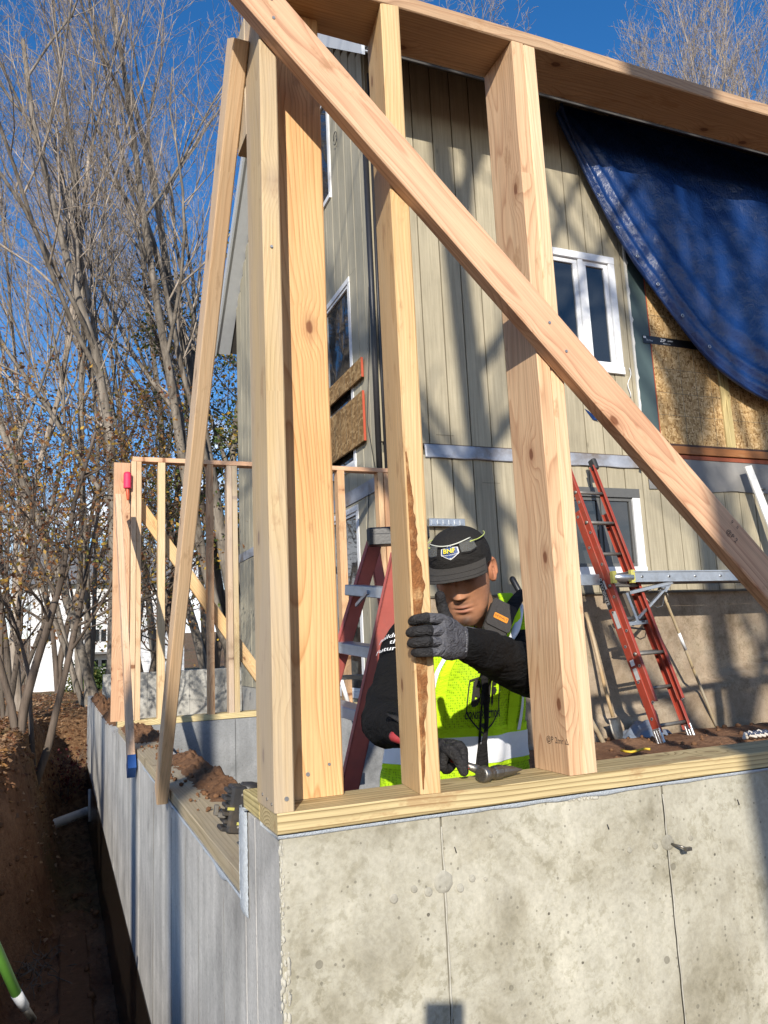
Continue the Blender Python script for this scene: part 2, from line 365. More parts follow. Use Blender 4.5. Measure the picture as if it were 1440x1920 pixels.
hc = mix(nt, ramp(nt, pick, [(.46, 0.0), (.5, 1.0)]), v1.outputs[1], v2.outputs[1]); hc = mix(nt, ramp(nt, noi(nt, p, 31, 1), [(.55, 0.0), (.58, 1.0)]), hc, v3.outputs[1])
sep = nd(nt, 'SeparateColor', {0: hc})
OSBCOL = ramp(nt, sep.outputs[0], [(0.0, (.20, .105, .035)), (.3, (.40, .25, .10)), (.62, (.50, .32, .14)), (1.0, (.66, .47, .245))])
OSBCOL = mix(nt, .6, OSBCOL, ramp(nt, noi(nt, p, 160, 3), [(.3, .6), (.65, 1.1)]), 'MULTIPLY')
setb(nt, b, 'Base Color', OSBCOL); bump(nt, b, sep.outputs[0], .35, .003)
BROWNOSB, nt2, b2 = newmat('weathered_osb', .8, spec=.2); p = nd(nt2, 'NewGeometry').outputs['Position']
vv = nd(nt2, 'TexVoronoi', {'Vector': vmul(nt2, p, (40, 22, 40)), 'Scale': 1.0}); sp = nd(nt2, 'SeparateColor', {0: vv.outputs[1]})
setb(nt2, b2, 'Base Color', ramp(nt2, sp.outputs[0], [(0, (.16, .09, .035)), (.6, (.30, .185, .08)), (1, (.40, .27, .13))])); bump(nt2, b2, sp.outputs[0], .4, .004)
REDEDGE = plain('red_edge_paint', (.42, .07, .03), .6)
SLATE = plain('green_membrane', (.055, .085, .085), .55, var=.2, scale=4, bmp=.05)
TARPAPER = plain('grey_tar_paper', (.19, .185, .175), .7, var=.4, scale=5, bmp=.3, dirt=(.30, .28, .25), dirt_amt=.5)
LEDGER = wood('reddish_ledger', (.36, .16, .085), (.30, .12, .06), (.17, .06, .03))
TAPE = plain('black_tape', (.013, .013, .015), .35, var=.3)
TARP, nt, b = newmat('blue_tarp', .30, spec=.5); p = nd(nt, 'NewGeometry').outputs['Position']
setb(nt, b, 'Base Color', mix(nt, noi(nt, p, 3, 5), (.004, .020, .085), (.009, .038, .15)))
b.inputs['Sheen Weight'].default_value = .0
cr1 = noi(nt, nd(nt, 'Mapping', {0: p, 2: (0, .7, 0), 3: (30, 30, 4)}).outputs[0], 1.0, 6, .65, .6); cr2 = noi(nt, p, 9, 6, .65, .8)
wv = nd(nt, 'TexVoronoi', {'Vector': p, 'Scale': 4.0}, feature='SMOOTH_F1')
bump(nt, b, mth(nt, 'ADD', mth(nt, 'ADD', mth(nt, 'MULTIPLY', cr1, .35), cr2), mth(nt, 'MULTIPLY', wv.outputs[0], 1.6)), .30, .07)
WHITEPRINT = plain('white_print', (.75, .75, .74), .6, var=.05)
BLACKPRINT = plain('black_print', (.02, .018, .016), .7, var=.2)
BLUETAPE = plain('blue_tape', (.012, .06, .22), .5, var=.15)
NAILM = plain('galvanised_nail', (.33, .33, .33), .45, .8, var=.3)
# ------------------------------------------------------------------ concrete foundation
fnd = thing('concrete_foundation', 'grey poured concrete foundation wall with a stepped left side and form seams', 'foundation wall', (0, 0, -1.9))
SEAMS = [-.0, .325, .876, 1.43, 1.98, 2.53, 3.08, 3.63, 4.18, 4.73, 5.28, 5.83, 6.4, 7.0]
FZ = -.006
solid('wall_core', (.012, 7.0), (.012, .20), (-1.9, FZ-.004), CONC, fnd)
for i in range(len(SEAMS)-1):
    a, b_ = SEAMS[i], SEAMS[i+1]
    m = MB(); e = .0022; n = 10
    # each cast panel: its own slab, joint recessed
    m.box(a+(e if i else 0), b_-e, 0.0+(.0008 if i % 2 else 0), .0118, -1.9, FZ, b=.0016)
    m.build('front_panel', CONC, fnd, loc=((a+b_)/2, 0, -1.9))
# ragged joint fins and mortar crumbs
rr = random.Random(3)
for sxm in SEAMS[1:4]:
    m = MB(); pts = []
    for k in range(40):
        z = -1.0+k*.025
        pts.append((sxm+rr.uniform(-.0012, .0012), -.0004, z))
    m.tube(pts, [.0012+rr.random()*.0012 for _ in pts], 5)
    tag(m.build('joint_fin', CRUST, fnd), None)
def crumb(m, c, r, seed):
    rg = random.Random(seed); vs = []; fs = []
    n = 7
    for j in range(4):
        for k in range(n):
            t = 2*math.pi*k/n; p = (j/3-.5)*math.pi; q = rg.uniform(.7, 1.2)
            vs.append((c[0]+r[0]*math.cos(p)*math.cos(t)*q, c[1]+r[1]*math.cos(p)*math.sin(t)*q, c[2]+r[2]*math.sin(p)))
    for j in range(3):
        for k in range(n): fs.append((j*n+k, j*n+(k+1) % n, (j+1)*n+(k+1) % n, (j+1)*n+k))
    m.add(vs, fs, 0, True)
m = MB()
for k in range(260):
    z = -.01-rr.random()**1.1*1.1; big = 1.0
    if -.32 < z < -.20: big = 1.55
    s_ = rr.uniform(.0012, .0030)*big
    crumb(m, (rr.uniform(-.002, .005)*big**2, rr.uniform(-.001, .0012)*big, z), (s_, s_, s_*rr.uniform(1.0, 2.6)), k)
tag(m.build('corner_crust', CRUST, fnd), 'crumbly bleached mortar ridge on the corner', None, None, 'stuff')
# round form-tie patches
def patch(x, z, r, parent=fnd, name='tie_patch'):
    m = MB(); n = 18
    for ring, (q, y) in enumerate(((1.0, -.0002), (.82, -.0025), (.4, -.001))): pass
    vs = [(x+r*q*math.cos(2*math.pi*k/n)*rr.uniform(.93, 1.05), y, z+r*q*math.sin(2*math.pi*k/n)*rr.uniform(.93, 1.05)) for q, y in ((1, .0004), (.9, -.0028), (.55, -.0016), (.2, -.003)) for k in range(n)]
    fs = [(j*n+k, j*n+(k+1) % n, (j+1)*n+(k+1) % n, (j+1)*n+k) for j in range(3) for k in range(n)]+[tuple(3*n+k for k in range(n))]
    m.add(vs, fs, 0, True); return m.build(name, PATCH, parent)
patch(.322, -.127, .021); c = Yp(1252, 1580)
patch(c.x, c.z, .017)
for u, v, r in ((885, 1647, .007), (863, 1665, .008), (803, 1672, .009), (738, 1685, .009), (1180, 1594, .006), (1228, 1586, .007), (1294, 1571, .006), (776, 1667, .007), (910, 1648, .004), (920, 1567, .004)):
    c = Yp(u, v); patch(c.x, c.z, r, name='air_bubble_ring')
def pit(u, v, r):
    c = Yp(u, v); m = MB(); n = 10
    vs = [(c.x+r*q*math.cos(2*math.pi*k/n), y, c.z+r*q*math.sin(2*math.pi*k/n)) for q, y in ((1.0, -.0006), (.8, -.0002), (.5, -.0001)) for k in range(n)]
    m.add(vs, [(j*n+k, j*n+(k+1) % n, (j+1)*n+(k+1) % n, (j+1)*n+k) for j in range(2) for k in range(n)]+[tuple(2*n+k for k in range(n))], 0, True)
    m.build('bug_hole', plainpit, fnd)
plainpit = plain('bug_hole_shadowed_paste', (.12, .11, .085), .95)
for u, v, r in ((920, 1567, .0035), (803, 1715, .0035), (1029, 1713, .003), (1340, 1602, .003), (1093, 1805, .0025), (1410, 1720, .003), (777, 1666, .005), (1225, 1624, .002), (1228, 1627, .0015), (1180, 1595, .003)): pit(u, v, r)
for u, v, l in ((1139, 1550, .010), (1383, 1504, .012), (853, 1593, .011)):
    c = Yp(u, v); m = MB(); m.tube([(c.x-.001, -.0015, c.z+l/2), (c.x+.0015, -.003, c.z-l/2)], .0011, 5); m.build('tie_wire_stub', BLK, fnd)
# snap tie left sticking out
c = Yp(1262, 1585); m = MB(); m.tube([(c.x-.006, .0, c.z+.004), (c.x+.012, -.03, c.z-.002)], .0028, 8); m.box(c.x+.004, c.x+.02, -.036, -.028, c.z-.006, c.z+.001)
m.build('snap_tie', STEEL, fnd)
# chipped strip under the sill
m = MB()
for k in range(26):
    u = 1065+k*2.2; c = Yp(u, 1494-(u-1065)*.11+rr.uniform(0, 9)); crumb(m, (c.x, .0, c.z), (.004, .0022, .004), 200+k)
m.build('chipped_edge', CRUST, fnd)
# left side: high corner, step, low run, far run (pieces between form seams)
def wall_run(x0, x1, y0, y1, top, step=.61, mat=CONCL, jit=.0006, nm='side_panel'):
    y = y0; i = 0
    while y < y1-1e-4:
        e = min(y+step, y1)
        if y1-e < .15: e = y1
        m = MB(); m.box(x0+(jit if i % 2 else 0), x1, y+.0015, e-.0015, -1.9, top, b=.002); m.build(nm, mat, fnd, loc=(x0, (y+e)/2, -1.9)); y = e; i += 1
wall_run(0, .20, .2005, .300, FZ)
solid('wall_core', (.0005, .19), (.0125, .2), (-1.9, FZ), CONCL, fnd)
wall_run(0, .20, .300, 4.66, -.192, 1.22)
wall_run(0, .20, 4.66, 10.9, -.235, 1.22)
m = MB(); m.box(-.004, .0, .0, 10.9, -1.9, -1.15, b=.0); m.build('damp_proof_coat', TAR, fnd)
# mortar line ridges on the side face
for k, yy in enumerate((.55, .93, 1.18, 1.52, 2.1, 2.75, 3.35, 4.3, 5.6)):
    m = MB(); m.tube([(.0002, yy+rr.uniform(-.004, .004), -1.14+q*.06) for q in range(16)], [.0006+rr.random()*.0006 for q in range(16)], 5); m.build('joint_fin', plainpit, fnd)
# cross wall and rear wall
CONCX = concrete('concrete_cross', (.23, .235, .235), (.15, .155, .155), (.28, .285, .285), .2, .8)  # a darker grey concrete, used for the cross wall only
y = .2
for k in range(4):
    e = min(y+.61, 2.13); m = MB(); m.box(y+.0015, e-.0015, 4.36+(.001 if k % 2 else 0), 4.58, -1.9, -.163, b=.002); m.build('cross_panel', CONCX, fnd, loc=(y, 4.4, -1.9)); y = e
y = .2
for k in range(4):
    e = min(y+.61, 2.2); m = MB(); m.box(y+.0015, e-.0015, 10.68+(.001 if k % 2 else 0), 10.9, -1.9, .06, b=.002); m.build('rear_panel', CONCF, fnd, loc=(y, 10.7, -1.9)); y = e
# foam seal and sills
ss = MB()
def sealfn(u, v): return None
n = 60; vs = []; fs = []
for k in range(n+1):
    x = -.004+k*(1.9/n); d = .0035+.004*noise.noise(Vector((x*14, 3, 0))); t = FZ-.001-.006*abs(noise.noise(Vector((x*9, 8, 1))))
    vs += [(x, -d, 0.0), (x, -d-.001, (t)*.6), (x, -.0005, t), (x, .138, t), (x, .138, 0.0)]
for k in range(n):
    for j in range(4): fs.append((k*5+j, (k+1)*5+j, (k+1)*5+j+1, k*5+j+1))
ss.add(vs, fs, 0, True); ss.build('sill_seal', FOAM, fnd)
m = MB()   # foam strip folded down over the step
def fo(u, v):
    x = -.012+.19*v; t = u
    path = [(.25, .001), (.285, .003), (.297, -.012), (.303, -.06), (.304, -.12), (.302, -.168), (.296, -.186), (.282, -.192)]
    i = min(int(t*(len(path)-1)), len(path)-2); q = t*(len(path)-1)-i
    y = path[i][0]*(1-q)+path[i+1][0]*q; z = path[i][1]*(1-q)+path[i+1][1]*q
    return (x, y+.002*noise.noise(Vector((x*60, z*60, 2))), z)
m.grid(fo, 40, 8)
m.build('step_seal', FOAM, fnd)
m = MB()
def fe(u, v):
    z = .003-u*.218; a = v*math.pi; wd = .050+.006*math.sin(u*5)+.006*noise.noise(Vector((u*6, 2, 0)))+.03*max(0, (u-.8)/.2); end = math.sqrt(max(0, 1-max(0, (u-.88)/.12)**2))
    return (-.0025-.010*math.sin(a)*end+.002*noise.noise(Vector((u*30, v*9, 0)))*end, .262+wd*(.5-.5*math.cos(a))*(.35+.65*end), z)
m.grid(fe, 50, 8); m.build('step_seal_edge', FOAM, fnd)
m = MB(); m.grid(lambda u, v: (-.0035-.003*math.sin(v*3.14), .33+u*2.2, -.188-v*(.006+.020*max(0, noise.noise(Vector((u*14, 3, 3)))+.1)*(1-u*.5))), 90, 4); m.build('low_sill_seal', FOAM, fnd)
# ------------------------------------------------------------------ near stud wall
sw = thing('stud_wall', 'new fir stud wall with doubled stud standing on the front concrete wall', 'wall frame', (0, 0, 0))
abox('sill_plate', (-.004, 4.6), (0.0, .139), (0.0006, .038), PT, sw, bev=.002, warp=0)
abox('sill_block', (-.004, .13), (.142, .29), (0.0006, .0375), PT, sw, bev=.002, warp=0)
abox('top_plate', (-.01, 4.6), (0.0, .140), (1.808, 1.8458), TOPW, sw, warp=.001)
abox('corner_stud', (-.008, .030), (.001, .139), (.0385, 1.8075), SPRW, sw, warp=.001)
abox('corner_backing', (.0305, .160), (.100, .1385), (.0385, 1.8075), FIRRED, sw, warp=.0012)
abox('stud', (.636, .6715), (.000, .139), (.0385, 1.8075), FIRRED, sw, warp=.001)
abox('stud', (.6722, .7075), (.002, .141), (.0385, 1.8075), SPR, sw, warp=.001)
for x in (1.98, 2.4, 2.95, 3.4): abox('stud', (x, x+.038), (.0005, .139), (.0385, 1.8075), FIR, sw)
abox('corner_block', (-.007, .029), (.142, .232), (1.50, 1.806), SPRW, sw)
st2 = tag(board('loose_stud', (.3165, .071, .0385), (.3145, .068, 1.8075), .140, .043, (0.14, 1, 0), SPR, None, warp=.001), 'fir stud with bark-stained edge, gripped by the worker', 'stud')
# rusty bark streak down its near corner
m = MB()
BARK_ST = plain('rusty_bark_streak', (.24, .095, .028), .9, var=.75, scale=60, bmp=1.0, dirt=(.56, .34, .15), dirt_amt=1.0)
def barkfn(u, v):
    z = .05+.68*v; k = .0118*min(1, v*3.0)**.8*min(1, (1-v)*2.2)**.7*(.80+.40*noise.noise(Vector((v*9, 4, 0)))+.35*noise.noise(Vector((v*30, u*2, 0)))+.25*noise.noise(Vector((v*90, u*3, 0)))); k = max(k, .0004)
    t = u-.5
    # wraps the front-left arris of the stud
    x0 = .2895-.002*(z/1.8)
    p = Vector((x0+(u)*k*2.3, -.0042+.003*u, z))
    if u < .08: p.y = .001; p.x -= .0008
    j = .0012*noise.noise(Vector((u*5, z*60, 1)))
    return (p.x, p.y-abs(j), p.z)
m.grid(barkfn, 8, 90); bs = m.build('bark_streak', BARK_ST, st2)
# nails at stud feet
def nail(x, y, z, nrm, parent, r=.0045):
    m = MB(); n = Vector(nrm); m.tube([Vector((x, y, z))+n*-.001, Vector((x, y, z))+n*.0016], r, 10, smooth=False); m.build('nail_head', NAILM, parent)
nail(.014, .0005, .062, (0, -1, 0), sw, .0042); nail(.009, .0005, 1.15, (0, -1, 0), sw, .003)
nail(.085, .0995, .085, (0, -1, 0), sw, .0042); nail(.13, .0995, .10, (0, -1, 0), sw, .003)
for yy in (.02, .055, .09): nail(-.0085, yy, .05+yy*.1, (-1, 0, 0), sw, .003)
# long diagonal brace across the front
def ln(u0, v0, u1, v1, y): return Yp(u0, v0, y), Yp(u1, v1, y)
bl0, bl1 = ln(720, 303, 1440, 1124, -.039)          # lower front edge
dirb = (bl1-bl0).normalized(); perp = Vector((-dirb.z, 0, dirb.x)); perp = perp if perp.z > 0 else -perp
ctr = bl0+perp*.0445; ctr.y = -.0205
t0 = (-.062-ctr.x)/dirb.x; t1 = (1.55-ctr.x)/dirb.x
br = tag(board('diagonal_brace', ctr+dirb*t0, ctr+dirb*t1, .089, .038, perp, FIRRED, warp=.001), 'long reddish diagonal brace board nailed across the front studs', 'brace board')
for x, dz in ((.01, .02), (.014, -.02), (.65, .01), (.69, -.015)):
    z = ctr.z+(x-ctr.x)/dirb.x*dirb.z+dz; nail(x, -.0395, z, (0, -1, 0), br, .0035)
# grade stamps
def onbrace(dx, dy):
    c = Yp(1372, 1005, -.0397); return lambda x, y: c+dirb*(x+dx)+perp*(y+dy)-Vector((0, .0004, 0))
v = MB(); lettering('', '@P 2', .018, onbrace(0, 0), BLACKPRINT, mb=v); lettering('', '9', .014, onbrace(-.02, .028), BLACKPRINT, mb=v); lettering('', 'II', .012, onbrace(.0, .03), BLACKPRINT, mb=v)
v.build('grade_stamp', BLACKPRINT, br)
c = Xp(1040, 1388, .6355)
v = MB(); lettering('', '@P 2mr', .019, lambda x, y: Vector((.6353, c.y+.0-x, c.z+y)), BLACKPRINT, mb=v)
lettering('', '\u25b3', .016, lambda x, y: Vector((.6353, c.y-.045-x, c.z+y)), BLACKPRINT, mb=v)
def onst3(u, v_):
    c2 = Xp(u, v_, .6355); return lambda x, y: Vector((.6352, c2.y-x, c2.z+y))
v.build('grade_stamp', BLACKPRINT, sw)
# leaning prop at the corner, nailed to the outside of the left wall
def lean(name, y0, z0, y1, z1, x, mat, label, off=.03):
    a = Vector((x, y0, z0)); b_ = Vector((x, y1, z1)); d = (b_-a).normalized(); n = Vector((0, d.z, -d.y)); n = n if n.y > 0 else -n
    return tag(board(name, a+n*off, b_+n*off, .089, .038, n, mat, warp=.003), label, 'brace board')
lean('leaning_brace', 1.555, -.195, .085, 1.69, -.0275, PALE, 'pale leaning brace from the near corner stud down to the low side sill', .04)
# low sill on the left wall
ls = tag(abox('low_sill', (.001, .140), (.306, 4.32), (-.191, -.153), PTL, None, bev=.002, warp=0), 'low treated sill plank on the left wall, muddy at its far end', 'sill')
for k in range(9): nail(.03+rr.random()*.08, .5+k*.4, -.1525, (0, 0, 1), ls, .003)
# ------------------------------------------------------------------ far stud wall
fw = thing('far_stud_wall', 'short far stud wall with thin top plate by the house corner', 'wall frame', (0, 4.4, -.12))
YF = 4.40
abox('sill_plate', (.0, 2.12), (YF-.0, YF+.139), (-.1625, -.122), PT, fw, bev=.002)
abox('top_plate', (.085, 2.13), (YF, YF+.089), (1.735, 1.770), FIR, fw)
abox('corner_board', (-.045, .070), (YF+.01, YF+.048), (-.1215, 1.722), FIRRED, fw)
abox('corner_stud', (.076, .112), (YF-.004, YF+.085), (-.1215, 1.7345), FIR, fw)
abox('corner_stud', (.1135, .149), (YF+.002, YF+.085), (-.1215, 1.7345), SPR, fw)
for x0, x1, mt, dy in ((.267, .318, SPR, 0), (.628, .672, FIRRED, .0), (.775, .815, SPRW, .002), (.8165, .856, SPRW, 0), (1.675, 1.735, FIR, 0), (2.03, 2.075, FIR, .0), (2.085, 2.125, FIRRED, .01)):
    abox('stud', (x0, x1), (YF+dy, YF+.089+dy), (-.1215, 1.7345), mt, fw)
a = Yp(262, 950, YF+.112); b_ = Yp(482, 1262, YF+.112)
tag(board('far_diagonal_brace', a+(a-b_)*.12, b_+(b_-a)*.35, .089, .038, (1, 0, 1), SPR), 'thin diagonal brace behind the far studs', 'brace board')
far_lean = lean('far_leaning_brace', 2.82, -.235, 4.15, 1.43, -.0285, SPR, 'short leaning brace at the far corner, blue tape round its foot', .035)
m = MB(); d = Vector((0, 4.15-2.82, 1.43+.235)).normalized(); n = Vector((0, d.z, -d.y)); a = Vector((-.0285, 2.82, -.235))+n*.035
X_ = Vector((1, 0, 0)); Mx = Matrix(((X_.x, n.x, d.x, a.x), (X_.y, n.y, d.y, a.y), (X_.z, n.z, d.z, a.z), (0, 0, 0, 1)))
m.box(-.0205, .0205, -.046, .046, -.001, .075, M=Mx); m.build('blue_tape_wrap', BLUETAPE, far_lean)
# ------------------------------------------------------------------ the house
HX, HY = 2.14, 4.60
house = thing('house', 'tall tan house with vertical plank siding, white windows and patched gable', 'house', (HX, HY, -.9))
solid('wall_core', (HX+.03, 9.6), (HY+.03, HY+.2), (-.9, 5.98), GROOVE, house)
RS = .88
def roofz(y): return 5.86+RS*(y-HY) if y < 7.4 else 5.86+RS*(7.4-HY)-RS*(y-7.4)
YB = 10.36
m = MB(); m.prism([(HX+.03, HY+.2, -1.2), (HX+.03, YB, -1.2), (HX+.03, YB, roofz(YB)), (HX+.03, 7.4, roofz(7.4)), (HX+.03, HY+.2, roofz(HY+.2))], (0, 0, 0), (.17, 0, 0)); m.build('gable_core', GROOVE, house)
solid('rear_wall', (HX+.2, 9.6), (YB-.2, YB), (-1.2, 5.0), SIDEG, house)
solid('end_wall', (9.4, 9.6), (HY+.2, YB-.2), (-1.2, 5.6), SIDEG, house)
FASC = plain('eave_paint', (.50, .53, .56), .55, var=.1, scale=15)
ROOF = plain('dark_shingle', (.06, .055, .05), .85, var=.3, scale=12)
for s_ in (0, 1):
    m = MB(); th = .14
    if s_ == 0: A = (3.98, roofz(3.98)+.16); B = (7.4, roofz(7.4)+.16)
    else: A = (7.4, roofz(7.4)+.16); B = (10.95, roofz(10.95)+.16)
    m.prism([(1.93, A[0], A[1]), (9.9, A[0], A[1]), (9.9, B[0], B[1]), (1.93, B[0], B[1])], (0, 0, 0), (0, 0, -th)); m.build('roof', ROOF, house)
    m = MB(); m.prism([(1.88, A[0], A[1]+.01), (1.88, B[0], B[1]+.01), (1.88, B[0], B[1]-.2), (1.88, A[0], A[1]-.2)], (0, 0, 0), (.03, 0, 0)); m.build('rake_board', FASC, house)
    m = MB(); m.prism([(1.911, A[0], A[1]-.15), (HX-.001, A[0], A[1]-.15), (HX-.001, B[0], B[1]-.15), (1.911, B[0], B[1]-.15)], (0, 0, 0), (0, 0, -.012)); m.build('rake_soffit', FASC, house)
solid('fascia', (1.92, 9.9), (3.965, 3.985), (5.36, 5.52), FASC, house)
solid('soffit', (1.93, 9.6), (3.986, HY-.001), (5.955, 5.97), FASC, house)
solid('frieze_board', (HX-.0, 9.5), (HY-.035, HY-.012), (5.90, 5.954), TRIM, house)
# front siding planks (8 inch, grooves between), cut round the openings
def planks(axis, lo, hi, wd, z0, z1, holes, mat, first=0.0, nm='siding_plank', gap=.011, zfn=None):
    x = lo+first; k = 0
    xs = [lo]
    while x < hi-.02:
        if x > lo+.02: xs.append(x)
        x += wd
    xs.append(hi)
    for i in range(len(xs)-1):
        a, b_ = xs[i]+gap/2, xs[i+1]-gap/2
        cuts = [(z0, z1 if zfn is None else zfn((a+b_)/2))]
        for (h0, h1, g0, g1) in holes:
            if a < h1-.005 and b_ > h0+.005:
                if a < h0 < b_ and h0-a > .03:   # split plank at the side of the opening
                    piece(axis, a, h0, g0, g1, mat, nm)
                if a < h1 < b_ and b_-h1 > .03:
                    piece(axis, h1, b_, g0, g1, mat, nm)
                nc = []
                for c0, c1 in cuts:
                    if g1 <= c0 or g0 >= c1: nc.append((c0, c1)); continue
                    if g0 > c0: nc.append((c0, g0))
                    if g1 < c1: nc.append((g1, c1))
                cuts = nc
        for c0, c1 in cuts:
            if c1-c0 > .02: piece(axis, a, b_, c0, c1, mat, nm)
def piece(axis, a, b_, z0, z1, mat, nm):
    j = _R.uniform(0, .003)
    if axis == 'x': solid(nm, (a, b_), (HY-.012-j, HY+.0295), (z0, z1), mat, house, .002)
    else: solid(nm, (HX-.012-j, HX+.0295), (a, b_), (z0, z1), mat, house, .002)
UW = (3.98, 4.85, 2.90, 4.17); LW = (3.95, 4.885, .86, 1.72)
planks('x', HX, 5.0, .212, 2.055, 5.90, [UW], SIDE, first=.055)
planks('x', HX, 9.5, .212, .71, 1.955, [LW], SIDE, first=.055)
# butt joints in the plank sheets
for u, v_, l in ((818, 815, .20), (905, 905, .2)):
    c = Yp(u, v_, HY-.017); solid('butt_joint', (c.x, c.x+l*.9), (HY-.0165, HY-.0145), (c.z, c.z+.0025), GROOVE, house)
# gable side planks and openings
W1 = (5.14, 6.0, 1.95, 3.84); W2 = (5.58, 6.45, 4.93, 6.22); W3 = (5.14, 6.0, -.15, 1.60)
planks('y', HY+.0, YB, .203, 1.76, 9, [W1, W2], SIDEG, first=.15, zfn=lambda y: roofz(y)-.02)
planks('y', HY+.0, YB, .203, -.2, 1.63, [W3], SIDEG, first=.15)
solid('belt_flashing', (HX-.022, HX-.002), (HY-.01, YB), (1.632, 1.758), FLASH, house)
solid('gable_foundation', (HX, HX+.2), (HY+.2, YB), (-1.9, -.2), CONCF, house)
def window(axis, o, frame=.07, smat=None, mull=None, proud=.03, sash=.045, nm='window', dark=False):
    a, b_, z0, z1 = o
    w_ = thing_part(nm, (a, b_, z0))
    def bx(n_, p0, p1, q0, q1, d0, d1, mat, parent=w_):
        if axis == 'x': return solid(n_, (p0, p1), (HY+d0, HY+d1), (q0, q1), mat, parent, .003)
        return solid(n_, (HX+d0, HX+d1), (p0, p1), (q0, q1), mat, parent, .003)
    bx('frame', a, a+frame, z0+frame, z1-frame, -proud, .029, TRIM); bx('frame', b_-frame, b_, z0+frame, z1-frame, -proud, .029, TRIM)
    bx('frame', a, b_, z1-frame, z1, -proud-.004, .029, smat or TRIM); bx('sill', a-.0, b_+.0, z0, z0+frame, -proud-.012, .029, TRIM)
    ia, ib, i0, i1 = a+frame, b_-frame, z0+frame, z1-frame
    cols = [(ia, ib)] if mull is None else [(ia, mull-.03), (mull+.03, ib)]
    if mull is not None: bx('mullion', mull-.03, mull+.03, i0, i1, -proud+.002, .029, smat or TRIM)
    for c0, c1 in cols:
        s2 = sash
        for p0, p1, q0, q1 in ((c0+.002, c0+s2, i0+s2, i1-s2), (c1-s2, c1-.002, i0+s2, i1-s2), (c0+.002, c1-.002, i1-s2, i1-.002), (c0+.002, c1-.002, i0+.002, i0+s2)):
            bx('sash', p0, p1, q0, q1, -.012, .026, smat or TRIM)
        bx('pane', c0+s2, c1-s2, i0+s2, i1-s2, .006, .012, GLASS)
        bx('blind', c0+.01, c1-.01, i0+.01, i1-.01, .0262, .0285, GROOVE)
    return w_
def thing_part(name, loc):
    o = bpy.data.objects.new(name, None); COL.objects.link(o); o.location = (loc[0], HY, loc[2]); o.empty_display_size = .1; adopt(o, house); return o
window('x', UW, .075, None, 4.425, .035, .05)
lw = window('x', LW, .09, plain('dark_sash', (.10, .10, .095), .5), 4.44, .03, .035, nm='basement_window')
for k in range(14):   # slats of the blind behind the near basement panes
    for c0, c1 in ((4.08, 4.37), (4.51, 4.76)):
        solid('blind_slat', (c0, c1), (HY+.0125, HY+.0150), (1.02+k*.043, 1.05+k*.043), BLIND, lw)
window('y', W1, .055, None, None, .02, .03); window('y', W2, .055, None, None, .02, .03); window('y', W3, .055, None, None, .02, .03, nm='patio_door')
# scrap OSB screwed across the gable window
for z0, z1, y1 in ((2.715, 2.90, 6.3), (2.12, 2.585, 6.3)):
    o = solid('osb_board', (HX-.055, HX-.035), (4.825, y1), (z0, z1), BROWNOSB, house)
    solid('painted_edge', (HX-.056, HX-.034), (4.8195, 4.8245), (z0, z1), REDEDGE, house)
    for k in range(5): solid('score_line', (HX-.0562, HX-.0552), (4.95+k*.16, 4.954+k*.16), (z0, z1), GROOVE, house)
# cables and conduit at the corner
m = MB(); m.tube([(HX-.03, HY-.045, 1.55), (HX-.028, HY-.045, 3.2), (HX-.03, HY-.045, 5.1)], .026, 10); m.build('conduit', BLK, house)
m = MB(); m.tube([(HX+.035, HY-.045, 1.5), (HX+.03, HY-.04, 3.0), (HX+.035, HY-.045, 5.6)], .014, 8); m.build('conduit', BLK, house)
m = MB(); m.tube([(HX-.02, HY+.05, 1.75), (HX-.028, HY+.2, 2.3), (HX-.02, HY+.1, 2.9), (HX-.02, HY+.04, 3.5)], .004, 5); m.build('loose_cable', BLK, house)
m = MB(); m.tube([(HX-.02, HY+.35, .9), (HX-.03, HY+.3, 1.3), (HX-.02, HY+.25, 1.65)], .004, 5); m.build('loose_cable', BLK, house)
m = MB(); m.tube([(HX-.03, 5.35+.05*math.cos(t), 5.45+.07*math.sin(t)) for t in [k*.4 for k in range(15)]], .004, 5); m.build('wire_loop', BLK, house)
# bent metal flashing over the lower planks
m = MB()
def flf(u, v):
    x = 2.56+u*2.5; z = 2.055-v*(.125+.012*noise.noise(Vector((x*5, 1, 0)))); y = HY-.016-.012*v-.014*max(0, noise.noise(Vector((x*4, v*2, 5))))*v-.03*(v > .92)*max(0, noise.noise(Vector((x*6, 9, 5))))
    return (x, y, z)
m.grid(flf, 90, 8); o = m.build('flashing', FLASH, house)
md = o.modifiers.new('s', 'SOLIDIFY'); md.thickness = .002
solid('rot_strip', (2.3, 5.1), (HY-.016, HY-.002), (2.035, 2.062), plain('rotten_wood', (.07, .045, .03), .9, var=.5), house)
# ragged end of the planks, membrane strip, OSB sheets, ledger
m = MB(); pts = []
for k in range(70):
    z = 2.15+k*.037; w_ = .022+.022*max(0, noise.noise(Vector((z*9, 0, 3))))+(.02 if k % 17 == 3 else 0)
    pts.append((5.0-.004, 5.0+w_, z))
for i in range(69):
    a0, a1, z0 = pts[i]; c0, c1, z1 = pts[i+1]
    m.add([(a0, HY-.028, z0), (a1, HY-.024, z0), (c1, HY-.024, z1), (c0, HY-.028, z1), (a0, HY+.02, z0), (a1, HY+.02, z0), (c1, HY+.02, z1), (c0, HY+.02, z1)], [(0, 1, 2, 3), (1, 5, 6, 2), (4, 0, 3, 7)])
m.build('ragged_foam_edge', plain('white_foam_crust', (.66, .65, .60), .8, var=.15, scale=60, bmp=.6), house)
solid('membrane_strip', (5.03, 5.25), (HY-.006, HY+.028), (2.20, 5.85), SLATE, house)
